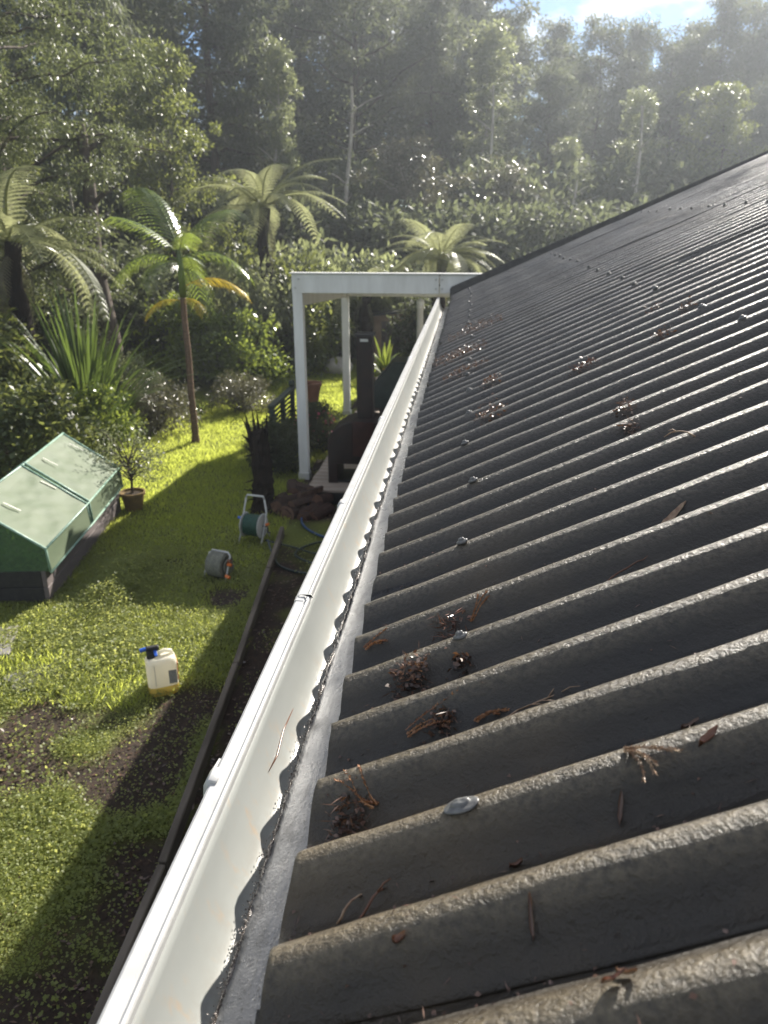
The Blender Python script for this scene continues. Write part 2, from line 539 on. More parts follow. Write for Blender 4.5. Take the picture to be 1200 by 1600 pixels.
def ground_material():
    m, t, b = nodes_of('garden_ground')
    at = t.nodes.new('ShaderNodeAttribute')
    at.attribute_name = 'soil'
    n1 = noise_node(t, 2.2, 6)
    n2 = noise_node(t, 26, 6, 0.65)
    g = ramp(t, n1, [(0.3, (0.09, 0.11, 0.025)), (0.7, (0.15, 0.165, 0.04))])
    s = ramp(t, n2, [(0.3, (0.018, 0.014, 0.012)), (0.6, (0.045, 0.030, 0.022)), (0.75, (0.10, 0.06, 0.04))])
    t.links.new(mixc(t, at.outputs['Fac'], g, s), b.inputs['Base Color'])
    b.inputs['Roughness'].default_value = 0.9
    b.inputs['Specular IOR Level'].default_value = 0.25
    n = bump(t, b, n2, 0.02, 0.9)
    return m


M['ground'] = ground_material()

# ------------------------------------------------------------------ ground
def path_x(Y):
    """x of the timber edging along the house"""
    return np.interp(Y, [0.5, 2.3, 3.72, 7.06, 9], [-1.27, -1.33, -1.44, -1.79, -1.95])


def blob(x, y, cx, cy, rx, ry):
    return np.exp(-(((x - cx) / rx) ** 2 + ((y - cy) / ry) ** 2))


def soil_mask(x, y):
    """1 where bare earth shows, 0 under growing lawn"""
    n = fbm(x * 2.3, y * 2.3, 5)
    s = 0.9 * blob(x, y, -2.75, 3.75, 0.42, 0.65) + 0.7 * blob(x, y, -2.1, 3.35, 0.5, 0.22)
    s = s + 1.1 * blob(x, y, -1.75, 3.85, 0.28, 0.55) + 0.8 * blob(x, y, -1.95, 5.75, 0.35, 0.4) + 0.6 * blob(x, y, -2.6, 6.3, 0.5, 0.2)
    s = s + 2.2 * blob(x, y, -1.75, 1.65, 1.1, 0.48) + 1.0 * blob(x, y, -1.45, 2.6, 0.25, 0.5)
    s = np.where(x > path_x(y), 0.9, s) 
    s = s + np.clip((y - 17.5) / 1.5, 0, 1) + np.clip((-4.9 - 0.10 * (y - 8) - x) / 0.8, 0, 1) * (y > 7)
    return np.clip((s + (n - 0.5) * 1.7 - 0.46) * 2.2, 0, 1)


def height(x, y):
    near = np.exp(-((np.asarray(x) + 3) ** 2 / 60 + (np.asarray(y) - 8) ** 2 / 180))
    return (fbm(np.asarray(x) * 1.7, np.asarray(y) * 1.7, 9) - 0.5) * 0.05 * near


gx = np.concatenate([[-600, -250, -100, -50, -30, -20, -14, -11], np.arange(-9.5, 0.6, 0.06), [1, 2, 4, 8, 14, 20, 30, 50, 100, 250, 600]])
gy = np.concatenate([[-400, -100, -30, -10, -4, -1], np.arange(0.5, 20, 0.06), [21, 23, 26, 30, 36, 44, 55, 80, 140, 300, 900]])
GX, GY = np.meshgrid(gx, gy, indexing='ij')
GZ = height(GX, GY)
V = np.stack([GX.ravel(), GY.ravel(), GZ.ravel()], 1)
nx, ny = len(gx), len(gy)
ii = np.arange(nx * ny).reshape(nx, ny)
Q = np.stack([ii[:-1, :-1].ravel(), ii[1:, :-1].ravel(), ii[1:, 1:].ravel(), ii[:-1, 1:].ravel()], 1)
me = mesh_np('ground', V, Q, smooth=True)
at = me.attributes.new('soil', 'FLOAT', 'POINT')
at.data.foreach_set('value', soil_mask(V[:, 0], V[:, 1]).astype(np.float32))
ob('ground', me, None, M['ground'], kind='structure')


def leaves(P, D, N, L, W, mid=0.45, lift=0.0):
    """one folded four-cornered leaf per point"""
    D = D / (np.linalg.norm(D, axis=1, keepdims=True) + 1e-9)
    S = np.cross(D, N)
    S /= (np.linalg.norm(S, axis=1, keepdims=True) + 1e-9)
    U = np.cross(S, D)
    L = np.broadcast_to(np.asarray(L, float), (len(P),))[:, None]
    W = np.broadcast_to(np.asarray(W, float), (len(P),))[:, None]
    a = P
    b = P + D * L * mid + S * W * 0.5 + U * W * lift
    c = P + D * L
    d = P + D * L * mid - S * W * 0.5 + U * W * lift
    V = np.stack([a, b, c, d], 1).reshape(-1, 3)
    Q = np.arange(len(P) * 4).reshape(-1, 4)
    return V, Q


def runit(rng, n):
    v = rng.normal(size=(n, 3))
    return v / np.linalg.norm(v, axis=1, keepdims=True)


# low clover and creeping weeds near the house
rng = np.random.default_rng(11)
n = 560000
x = rng.uniform(-4.6, -1.15, n); y = 1.2 + 6.6 * rng.random(n) ** 1.2
keep = (rng.random(n) > soil_mask(x, y) * 0.92) & (x < path_x(y) - 0.02) & (rng.random(n) < 0.25 + 1.1 * fbm(x * 4.2, y * 4.2, 21))
keep &= rng.random(n) < np.clip((7.3 - y) / 2.0, 0.0, 1)
x, y = x[keep], y[keep]
x2 = rng.uniform(-1.8, -0.35, 9000); y2 = rng.uniform(1.5, 7.5, 9000)
k2 = (x2 > path_x(y2) + 0.08) & (fbm(x2 * 3, y2 * 3, 31) > 0.52)
x = np.concatenate([x, x2[k2]]); y = np.concatenate([y, y2[k2]])
n = len(x)
hh = (0.015 + 0.055 * fbm(x * 3.1, y * 3.1, 41)) * rng.uniform(0.4, 1.3, n)
xa = rng.normal(-2.85, 0.27, 16000); ya = rng.normal(5.75, 0.48, 16000)
ka = (xa < -2.25) & (xa > -3.28 - 0.16 * (ya - 5.4))
x = np.concatenate([x, xa[ka]]); y = np.concatenate([y, ya[ka]])
hh = np.concatenate([hh, 0.02 + 0.20 * np.exp(-((xa[ka] + 2.9) / 0.3) ** 2 - ((ya[ka] - 5.75) / 0.55) ** 2) * rng.uniform(0.2, 1, ka.sum()) * (0.5 + fbm(xa[ka] * 7, ya[ka] * 7, 81))])
n = len(x)
P = np.stack([x, y, height(x, y) + hh], 1)
D = runit(rng, n); D[:, 2] = D[:, 2] * 0.35
N = runit(rng, n) * 0.8; N[:, 2] += 1
sz = rng.uniform(0.007, 0.021, n) * (0.45 + 1.35 * fbm(x * 1.9, y * 1.9, 71))
V, Q = leaves(P, D, N, sz, sz * 0.85, 0.55, 0.12)
ob('clover_cover', mesh_np('clover_cover', V, Q), None, M['clover'], label='low bright green clover and weeds carpeting the lawn near the house', cat='ground cover', kind='stuff')

# short lawn grass
rng = np.random.default_rng(12)
n = 420000
x = rng.uniform(-8.5, -1.5, n); y = rng.uniform(4.0, 19.5, n)
keep = (rng.random(n) > soil_mask(x, y)) & (x < path_x(np.minimum(y, 9)) + 0.3 * (y > 8.6)) & (rng.random(n) < 0.35 + 0.9 * fbm(x * 2.6, y * 2.6, 51))
x, y = x[keep], y[keep]; n = len(x)
P = np.stack([x, y, height(x, y) - 0.003], 1)
D = runit(rng, n) * 0.75; D[:, 2] = 1
N = runit(rng, n); N[:, 2] *= 0.3
L = rng.uniform(0.03, 0.085, n) * (0.35 + 1.3 * fbm(x * 2.7, y * 2.7, 61))
V, Q = leaves(P, D, N, L, 0.0075, 0.4, 0.2)
ob('lawn_grass', mesh_np('lawn_grass', V, Q), None, M['grass'], label='short bright green grass growing across the back lawn', cat='grass', kind='stuff')

# fallen leaf and bark bits on the bare soil
rng = np.random.default_rng(13)
n = 9000
x = rng.uniform(-4.5, -0.4, n); y = rng.uniform(1.2, 8, n)
keep = rng.random(n) < soil_mask(x, y) * 0.9 + 0.03
x, y = x[keep], y[keep]; n = len(x)
P = np.stack([x, y, height(x, y) + 0.008], 1)
D = runit(rng, n); D[:, 2] *= 0.2
N = runit(rng, n) * 0.4; N[:, 2] += 1
V, Q = leaves(P, D, N, rng.uniform(0.012, 0.045, n), rng.uniform(0.006, 0.02, n), 0.5, 0.15)
ob('soil_litter', mesh_np('soil_litter', V, Q), None, M['litter'], label='brown leaf and bark bits scattered on the bare soil', cat='leaf litter', kind='stuff')

# ------------------------------------------------------------------ house with corrugated roof
SL = math.tan(R(24.1))
EAVE, PITCH, PH, AMP, SKEW = -0.18, 0.131, 0.570, 0.0225, 0.06
Y_END = 8.9


def roof_mid(X):
    return 2.224 + (X - EAVE) * SL


def roof_z(X, Y):
    X = np.asarray(X, float); Y = np.asarray(Y, float)
    ph = 0.016 * (fbm(X * 1.6, Y * 1.1, 63) - 0.5)
    c = np.cos(2 * np.pi * (Y + ph - PH - SKEW * X) / PITCH)
    a = AMP * (0.90 + 0.22 * fbm(X * 2.1 + 4, Y * 6.5, 64))
    return roof_mid(X) + a * c + 0.006 * (fbm(X * 3, Y * 9, 3) - 0.5) + 0.0025 * (fbm(X * 22, Y * 40, 65) - 0.5)


house = empty('house', (0.6, 4, 0), label='house with dark corrugated roof and white eave gutter', cat='house')


def under(o, root):
    """keep world coordinates of geometry that is written in world space"""
    o.location = o.location - root.location
    return o


def roof_sheet(y0, y1, x0, x1, lift, seed, nc=12, nl=40, ragged=True):
    r_ = np.random.default_rng(seed)
    ys = np.arange(y0, y1 + 1e-6, PITCH / nc)
    xs = x0 + (x1 - x0) * (np.linspace(0, 1, nl) ** 1.6)
    XX, YY = np.meshgrid(xs, ys, indexing='ij')
    if ragged:
        e = (fbm(ys * 14, ys * 0, seed) - 0.5) * 0.016 - 0.018 * np.maximum(0, fbm(ys * 6, ys * 0, seed + 7) - 0.72) * 10
        XX = XX + (e[None, :] * -1) * (1 - np.linspace(0, 1, nl)[:, None]) ** 6
    ZZ = roof_z(XX, YY) + lift
    top = np.stack([XX.ravel(), YY.ravel(), ZZ.ravel()], 1)
    bot = top - np.array([0, 0, 0.0065])
    a, b_ = len(xs), len(ys)
    ii = np.arange(a * b_).reshape(a, b_)
    q = np.stack([ii[:-1, :-1].ravel(), ii[1:, :-1].ravel(), ii[1:, 1:].ravel(), ii[:-1, 1:].ravel()], 1)
    o_ = a * b_
    Qs = [q, q[:, ::-1] + o_]
    for line in (ii[0, :], ii[-1, ::-1], ii[::-1, 0], ii[:, -1]):
        Qs.append(np.stack([line[:-1], line[1:], line[1:] + o_, line[:-1] + o_], 1))
    me_ = mesh_np('roof_sheet', np.concatenate([top, bot]), np.concatenate(Qs), smooth=True)
    mv = np.clip(1.25 - np.concatenate([YY.ravel()] * 2) * 0.42, 0, 1) * np.clip(1.2 - np.abs(np.concatenate([XX.ravel()] * 2) - 0.1) * 0.5, 0.2, 1)
    av = me_.attributes.new('moss', 'FLOAT', 'POINT')
    av.data.foreach_set('value', mv.astype(np.float32))
    cw = np.cos(2 * np.pi * (np.concatenate([(YY + 0.016 * (fbm(XX * 1.6, YY * 1.1, 63) - 0.5) - SKEW * XX).ravel()] * 2) - PH) / PITCH)
    av = me_.attributes.new('worn_highlight', 'FLOAT', 'POINT')  # rises toward each wave crest, where the sunlit band is put into the colour
    av.data.foreach_set('value', (np.clip((cw + 0.15) / 1.15, 0, 1) ** 1.3 * 0.9).astype(np.float32))
    return under(ob('roof_sheet', me_, house, M['roof']), house)


# screw head: bent washer, dome and hex head
sb = MB()
sb.lathe([(0.0150, -0.008), (0.0168, -0.003), (0.0160, 0.0008), (0.0125, 0.0026), (0.0096, 0.0034), (0.0090, 0.0050), (0.0086, 0.0088), (0.0068, 0.0112), (0.0040, 0.0124), (0.0012, 0.0128)], 28)
sb.v = [(p[0] * (1.0 + 0.06 * math.sin(2 * math.atan2(p[1], p[0]) + 0.7)), p[1], p[2] + 0.0007 * math.sin(3 * math.atan2(p[1], p[0]) + 1)) for p in sb.v]
screw_me = sb.mesh('screw', smooth=True)
screw_me.materials.append(M['screw'])

W7 = PITCH * 7
starts = [PH - PITCH * 0.5 - W7 + i * W7 for i in range(12)]
LAP = 1.62
for i, y0 in enumerate(starts):
    y1 = min(y0 + W7 + 0.03, Y_END)
    if y0 >= Y_END - 0.1: break
    lo = roof_sheet(y0, y1, EAVE, 4.0, 0.004 * (i % 2), 100 + i, 12 if y0 < 3 else 8, 56 if y0 < 3 else 26)
    for row, X in enumerate((0.018, 0.82, 1.70)):
        for k in range(-8, 62):
            yk = PH + PITCH * (k + (0, 1, 2)[row]) + SKEW * X
            if (k - 1) % 3 or not (y0 + 0.02 < yk < y1 - 0.05): continue
            s = ob('screw', screw_me, lo)
            jx = random.Random(k * 7 + row).uniform(-0.014, 0.014)
            s.location = (X + jx, yk, float(roof_z(X + jx, yk)) + 0.006)
            s.rotation_euler = (random.Random(k).uniform(-0.12, 0.12), -R(24.1), 0)
            s.scale = (1.25, 0.8, 0.5) if k == 1 and row == 0 else (0.72, 0.55, 0.6)

# far slope, verge capping, ridge, walls
mb = MB()
mb.prism([(4.0, roof_mid(4.0) - 0.03), (8.1, roof_mid(4.0) - 0.03 - 4.1 * SL), (8.1, roof_mid(4.0) - 0.06 - 4.1 * SL), (4.0, roof_mid(4.0) - 0.06)], 'y', -2.0, Y_END)
under(mb.build('far_roof_slope', M['roof'], house), house)
mb = MB()
mb.tube([(4.0, -2, roof_mid(4.0) + 0.01), (4.0, Y_END, roof_mid(4.0) + 0.01)], 0.10, 10)
under(mb.build('ridge_cap', M['dark_trim'], house, smooth=True), house)
mb = MB()
a, b_ = EAVE - 0.02, 4.0
za, zb = roof_mid(a), roof_mid(b_)
ta, tb = 0.11, 0.03
mb.add([(a, Y_END - 0.03, za - 0.03), (b_, Y_END - 0.03, zb - 0.03), (b_, Y_END - 0.03, zb + tb), (a, Y_END - 0.03, za + ta),
        (a, Y_END + 0.05, za - 0.16), (b_, Y_END + 0.05, zb - 0.16), (b_, Y_END + 0.05, zb + tb - 0.004), (a, Y_END + 0.05, za + ta - 0.004)],
       [(0, 1, 2, 3), (7, 6, 5, 4), (3, 2, 6, 7), (0, 4, 5, 1), (0, 3, 7, 4), (1, 5, 6, 2)])
under(mb.build('verge_cap', M['dark_trim'], house, bevel=0.012, seg=2), house)
mb = MB().box((0.19, 3.2, 1.05), (0.10, 10.4, 2.10))
under(mb.build('side_wall', M['wall'], house), house)
mb = MB().prism([(0.25, 0.0), (7.9, 0.0), (7.9, 2.15), (4.0, roof_mid(4.0) - 0.12), (0.25, roof_mid(0.25) - 0.12)], 'y', 8.3, 8.4)
under(mb.build('gable_wall', M['wall'], house), house)
mb = MB().box((-0.112, 3.4, 2.05), (0.022, 10.9, 0.18))
under(mb.build('fascia', M['white_paint'], house), house)
mb = MB().box((0.02, 3.3, 1.97), (0.24, 10.6, 0.012))
under(mb.build('soffit', M['white_paint'], house), house)

# gutter: open trough with rolled lip
gut_in = [(-0.128, 2.104), (-0.150, 2.100), (-0.205, 2.094), (-0.248, 2.095), (-0.260, 2.0975), (-0.270, 2.103), (-0.279, 2.112), (-0.287, 2.125), (-0.294, 2.143), (-0.300, 2.165), (-0.304, 2.186), (-0.307, 2.206)]
gut_out = [(-0.331, 2.206), (-0.334, 2.18), (-0.332, 2.11), (-0.318, 2.075), (-0.28, 2.062), (-0.128, 2.062)]
poly = gut_in + gut_out


def extrude_profile(poly_, ys, wob=0.0, seed=0):
    V_, F_ = [], []
    n_ = len(poly_)
    for yy in ys:
        dx = wob * (float(fbm(yy * 1.1, 0.0, seed)) - 0.5)
        dz = wob * (float(fbm(yy * 0.9, 3.0, seed + 2)) - 0.5)
        for (px_, pz_) in poly_: V_.append((px_ + dx, yy, pz_ + dz))
    for i_ in range(len(ys) - 1):
        for k_ in range(n_):
            k3 = (k_ + 1) % n_
            F_.append((i_ * n_ + k_, i_ * n_ + k3, (i_ + 1) * n_ + k3, (i_ + 1) * n_ + k_))
    b = MB(); b.add(V_, F_)
    for e_ in (0, len(ys) - 1):
        b.add(V_[e_ * n_:(e_ + 1) * n_], [tuple(range(n_))])
    return b


GJ = 1.43
gutters = []
for (a, b_, sc_) in ((-1.2, GJ, 0.0), (GJ - 0.02, 5.2, 0.0012), (5.18, 8.8, 0.0)):
    pl = [(px_ - sc_, pz_ + sc_) for px_, pz_ in poly]
    g = extrude_profile(pl, list(np.linspace(a, b_, 30)), 0.006, 77)
    o = under(g.build('gutter', M['gutter'], house, smooth=True), house)
    gutters.append(o)
    lp = [(-0.334, 2.207), (-0.3365, 2.2135), (-0.3355, 2.2190), (-0.332, 2.2212), (-0.3165, 2.2208), (-0.3152, 2.2185), (-0.3128, 2.2185), (-0.3118, 2.2218), (-0.3095, 2.2236), (-0.3068, 2.2226), (-0.3055, 2.2190), (-0.3065, 2.206), (-0.32, 2.205)]
    lp = [(px_ - sc_, pz_ + sc_) for px_, pz_ in lp]
    l_ = extrude_profile(lp, list(np.linspace(a, b_, 30)), 0.006, 77)
    lo = l_.build('rolled_lip', M['lip'], o, smooth=False)
    lo.location = (0, 0, 0)
# external clips on the gutter face
for (yy, gi) in ((0.86, 0), (2.02, 1), (3.05, 1), (4.6, 1), (6.2, 2)):
    mb = MB()
    pts = [(-0.323, 2.224), (-0.337, 2.226), (-0.344, 2.216), (-0.346, 2.195), (-0.343, 2.178), (-0.336, 2.172), (-0.335, 2.20)]
    mb.prism(pts, 'y', yy - 0.015, yy + 0.015)
    mb.tube([(-0.3385, yy + 0.045, 2.215), (-0.341, yy + 0.01, 2.214), (-0.3395, yy - 0.03, 2.196)], [0.002, 0.0035, 0.002], 6)
    mb.build('clip', M['lip'], gutters[gi], bevel=0.003, smooth=True)
# joint seam strip
mb = MB()
mb.prism([(-0.337, 2.19), (-0.3385, 2.218), (-0.327, 2.2255), (-0.306, 2.2262), (-0.300, 2.218), (-0.3045, 2.2255), (-0.327, 2.2248), (-0.3375, 2.2165)], 'y', GJ - 0.0015, GJ + 0.0015)
mb.build('seam', M['grey_plastic'], gutters[1])
# zinc flashing under the sheet ends, rough outer edge
ys = np.linspace(-1.2, 8.75, 700)
rows = []
for u, (fx_, fz_) in enumerate([(-0.095, 2.160), (-0.150, 2.148), (-0.195, 2.134), (-0.242, 2.118), (-0.2515, 2.1145)]):
    w = 0.006 * (fbm(ys * 8, ys * 0 + u, 15) - 0.5) * (u >= 3)
    zz = 0.006 * (fbm(ys * 6, ys * 0 + u * 0.7, 17) - 0.5) + 0.006 * (fbm(ys * 1.7, ys * 0 + u, 19) - 0.5)
    rows.append(np.stack([fx_ + w, ys, fz_ + zz], 1))
V = np.concatenate(rows)
nn = len(ys)
Q = np.concatenate([np.stack([np.arange(nn - 1) + r_ * nn, np.arange(1, nn) + r_ * nn, np.arange(1, nn) + (r_ + 1) * nn, np.arange(nn - 1) + (r_ + 1) * nn], 1) for r_ in range(4)])
V = np.concatenate([V, V - np.array([0, 0, 0.0025])])
Q = np.concatenate([Q, Q[:, ::-1] + 5 * nn, np.stack([np.arange(nn - 1) + 4 * nn, np.arange(1, nn) + 4 * nn, np.arange(1, nn) + 9 * nn, np.arange(nn - 1) + 9 * nn], 1)])
flash = under(ob('eave_flashing', mesh_np('eave_flashing', V, Q, smooth=True), house, M['flashing']), house)
# wet silt caught along the flashing edge
rng = np.random.default_rng(23)
n = 11000
yy = -1 + 9.6 * rng.random(n) ** 1.7
dens = fbm(yy * 9, yy * 0, 91)
P = np.stack([-0.2510 - np.abs(rng.normal(0, 0.0045, n)) * (0.4 + 1.4 * dens), yy, 2.1155 + rng.normal(0, 0.0015, n)], 1)
D = runit(rng, n); N = runit(rng, n); N[:, 2] += 1
V, Q = leaves(P, D, N, rng.uniform(0.0015, 0.0045, n), rng.uniform(0.001, 0.0035, n), 0.5, 0.3)
sl = ob('silt_line', mesh_np('silt_line', V, Q), flash, M['silt'])
sl['kind'] = 'stuff'
# hard ragged bead of old sealant on the flashing edge
mb = MB()
pts, rad = [], []
rr = random.Random(9)
for k in range(520):
    y_ = -1.1 + 9.7 * (k / 519) ** 1.35
    pts.append((-0.2525 + rr.uniform(-0.002, 0.002), y_, 2.1125 + rr.uniform(-0.001, 0.001)))
    rad.append(rr.uniform(0.0016, 0.0040))
mb.tube(pts, rad, 6)
mb.build('sealant_bead', M['silt'], flash, smooth=True)

# ------------------------------------------------------------------ patio cover
pat = empty('patio_cover', (-1.9, 9.0, 0), label='white patio cover with square posts at the end of the house', cat='patio cover')
def pb(name, c, s, mat='white_paint', bevel=0.004):
    return under(MB().box(c, s).build(name, M[mat], pat, bevel=bevel), pat)
pb('post', (-1.945, 9.02, 1.12), (0.115, 0.115, 2.26))
pb('post', (-1.93, 12.45, 0.98), (0.11, 0.11, 1.96))
pb('post', (0.35, 12.45, 0.98), (0.11, 0.11, 1.96))
pb('front_beam', (-1.165, 8.985, 2.348), (1.68, 0.05, 0.21))
pb('front_beam', (0.32, 8.993, 2.352), (1.27, 0.05, 0.21))
pb('top_flashing', (-0.70, 9.01, 2.461), (2.66, 0.14, 0.012))
mb = MB().bar((-1.945, 9.09, 2.17), (-1.93, 12.5, 1.99), 0.05, 0.16)
under(mb.build('side_beam', M['white_paint'], pat, bevel=0.004), pat)
mb = MB().bar((0.35, 9.09, 2.17), (0.35, 12.5, 1.99), 0.05, 0.16)
under(mb.build('side_beam', M['white_paint'], pat, bevel=0.004), pat)
pb('back_beam', (-0.79, 12.53, 2.0), (2.4, 0.05, 0.16))
mb = MB().bar((-0.79, 9.05, 2.42), (-0.79, 12.65, 2.12), 2.46, 0.03)
under(mb.build('roof_panel', M['white_paint'], pat), pat)

for (x_, y_) in ((-1.945, 9.02), (-1.93, 12.45), (0.35, 12.45)):
    pb('foot_bracket', (x_, y_, 0.045), (0.14, 0.14, 0.09), 'grey_plastic', 0.006)
bolt = MB().lathe([(0.014, 0), (0.014, 0.004), (0.009, 0.005), (0.009, 0.011), (0.002, 0.012)], 8, (0, 0, 0), Euler((R(90), 0, 0)).to_matrix()).mesh('bolt')
bolt.materials.append(M['grey_plastic'])
for (x_, z_) in ((-1.965, 2.30), (-1.925, 2.40), (-0.36, 2.30), (-0.36, 2.40), (-0.29, 2.30), (-0.29, 2.40)):
    under(ob('bolt', bolt, pat, loc=(x_, 8.959 if x_ < -0.33 else 8.967, z_)), pat)

# ------------------------------------------------------------------ deck with planks
deck = empty('deck', (-1.0, 10.2, 0), label='low grey timber deck under the patio cover', cat='deck')
plank = MB().box((0, 0, 0), (1.46, 0.132, 0.03)).mesh('plank', bevel=0.004)
plank.materials.append(M['deck'])
rr = random.Random(3)
for k in range(29):
    ob('plank', plank, deck, loc=(-1.01 + 1.0 + rr.uniform(-0.006, 0.006), 8.16 + k * 0.138 - 10.2, 0.155 + rr.uniform(-0.002, 0.002)))
under(MB().box((-1.0, 10.1, 0.07), (1.36, 4.0, 0.135)).build('frame', M['black'], deck), deck)

# ------------------------------------------------------------------ outdoor fireplace
fp = empty('outdoor_fireplace', (-1.12, 8.62, 0.17), label='rusty brown steel outdoor fireplace with tall square flue on the deck', cat='fireplace')
def fpb(mb_, name, mat, parent=fp, **kw):
    o_ = mb_.build(name, M[mat], parent, **kw)
    return under(o_, fp) if parent is fp else o_
mb = MB().prism([(-1.53, 0.40), (-0.71, 0.40), (-0.71, 0.68), (-0.77, 0.78), (-0.88, 0.86), (-1.0, 0.90), (-1.24, 0.90), (-1.36, 0.86), (-1.47, 0.78), (-1.53, 0.68)], 'y', 8.36, 8.86)
fpb(mb, 'firebox', 'rust', bevel=0.006)
for xx in (-1.475, -0.765):
    fpb(MB().box((xx, 8.61, 0.285), (0.11, 0.48, 0.235)), 'leg', 'rust', bevel=0.004)
fpb(MB().box((-1.12, 8.61, 0.185), (0.6, 0.46, 0.022)), 'base_shelf', 'black')
fpb(MB().box((-1.12, 8.348, 0.70), (0.24, 0.016, 0.40)), 'door', 'rust_red', bevel=0.004)
fl = fpb(MB().box((-1.12, 8.62, 1.36), (0.18, 0.18, 0.92)), 'flue', 'rust', bevel=0.004)
fpb(MB().box((-1.12, 8.62, 1.835), (0.215, 0.215, 0.028)), 'flue_cap', 'black', bevel=0.003)
fpb(MB().box((-1.12, 8.528, 1.78), (0.09, 0.012, 0.03)), 'maker_plate', 'grey_plastic')

# covered barbecue behind it
bq = empty('covered_barbecue', (-0.72, 10.9, 0.17), label='dark green covered barbecue with sloping top behind the fireplace', cat='barbecue')
mb = MB().prism([(-1.28, 0.55), (-0.12, 0.55), (-0.12, 1.0), (-0.28, 1.2), (-1.02, 1.2), (-1.28, 0.88)], 'y', 10.6, 11.2)
under(mb.build('cover', M['green_cover'], bq, bevel=0.03, seg=2), bq)
mb = MB().box((-0.70, 10.9, 0.36), (0.98, 0.5, 0.38))
under(mb.build('cabinet', M['black'], bq, bevel=0.01), bq)
for xx in (-1.1, -0.3):
    under(MB().lathe([(0.05, -0.02), (0.06, 0), (0.05, 0.02)], 14, (xx, 10.64, 0.23), Euler((R(90), 0, 0)).to_matrix()).build('wheel', M['black'], bq), bq)
under(MB().tube([(-1.29, 10.62, 0.74), (-1.36, 10.62, 0.74), (-1.36, 11.1, 0.74), (-1.29, 11.1, 0.74)], 0.012, 8).build('handle', M['grey_plastic'], bq), bq)

# ------------------------------------------------------------------ timber edging boards
EY = [1.2, 2.75, 4.55, 6.15, 7.15]
EL = ['nearest weathered grey timber edging board, at the bottom left corner', 'weathered grey timber edging board right of the milky container',
      'weathered grey timber edging board below the faded hose reel', 'farthest weathered timber edging board, ending by the dark hoses']
for k in range(4):
    a, b_ = EY[k], EY[k + 1]
    mb = MB().bar((float(path_x(a)), a + 0.006, 0.035), (float(path_x(b_)), b_ - 0.006, 0.028 + 0.008 * (k % 2)), 0.042, 0.11)
    mb.build('edging_board', M['edging'], None, bevel=0.006, label=EL[k], cat='board', group='timber edging boards')

# ------------------------------------------------------------------ raised bed with green cold-frame cover
cf = empty('cold_frame', (-3.36, 5.41, 0), R(9.3), label='green plastic covered cold frame on a raised timber bed', cat='cold frame')
LEN, WID = 2.24, 1.02
# local: x runs left (negative) across the bed, y along its length
for zc in (0.085, 0.235):
    MB().box((-0.02, LEN / 2, zc), (0.04, LEN, 0.146)).build('plank', M['bed_timber'], cf, bevel=0.004)
    MB().box((-WID + 0.02, LEN / 2, zc), (0.04, LEN, 0.146)).build('plank', M['bed_timber'], cf, bevel=0.004)
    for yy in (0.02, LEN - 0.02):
        MB().box((-WID / 2, yy, zc), (WID - 0.084, 0.04, 0.146)).build('plank', M['black'], cf, bevel=0.004)  # end boards coloured black to stand in for the deep shade there
MB().box((-WID / 2, LEN / 2, 0.13), (WID - 0.1, LEN - 0.1, 0.22)).build('soil', M['soil'], cf)


rngb = np.random.default_rng(29)
nb_ = 2600
Pb = np.stack([rngb.uniform(-WID + 0.1, -0.1, nb_), rngb.uniform(0.1, LEN - 0.1, nb_), rngb.uniform(0.24, 0.42, nb_)], 1)
Vb, Qb = leaves(Pb, runit(rngb, nb_), runit(rngb, nb_) * 0.6 + np.array([[0, 0, 1]]), rngb.uniform(0.03, 0.07, nb_), rngb.uniform(0.02, 0.04, nb_))
sd_ = ob('seedlings', mesh_np('seedlings', Vb, Qb), cf, M['leaf_lime'])
sd_['kind'] = 'stuff'


def film_panel(name, corners, nu, nv, wr, seed, mat, parent):
    """four corners -> slightly wrinkled sheet of film with thickness"""
    c = [Vector(p) for p in corners]
    nrm = (c[1] - c[0]).cross(c[3] - c[0]).normalized()
    V_, F_ = [], []
    for i_ in range(nu + 1):
        for j_ in range(nv + 1):
            u, v = i_ / nu, j_ / nv
            p = c[0] * (1 - u) * (1 - v) + c[1] * u * (1 - v) + c[2] * u * v + c[3] * (1 - u) * v
            e = min(u, 1 - u, v, 1 - v)
            k_ = min(1, e * 8)
            p = p + nrm * (wr * k_ * (0.7 * float(fbm(u * 4 + v * 2, v * 5, seed)) + 0.3 * float(fbm(u * 3 - v * 9, v * 3 + u * 7, seed + 3)) - 0.5 - 0.25 * min(1, e * 3)))
            V_.append(p)
    for i_ in range(nu):
        for j_ in range(nv):
            a_ = i_ * (nv + 1) + j_
            F_.append((a_, a_ + nv + 1, a_ + nv + 2, a_ + 1))
    n_ = len(V_)
    V_ += [p - nrm * 0.002 for p in V_[:n_]]
    F_ += [tuple(reversed([i_ + n_ for i_ in f])) for f in F_]
    b = MB(); b.v = [tuple(p) for p in V_]; b.f = F_
    return b.build(name, M[mat], parent, smooth=True)


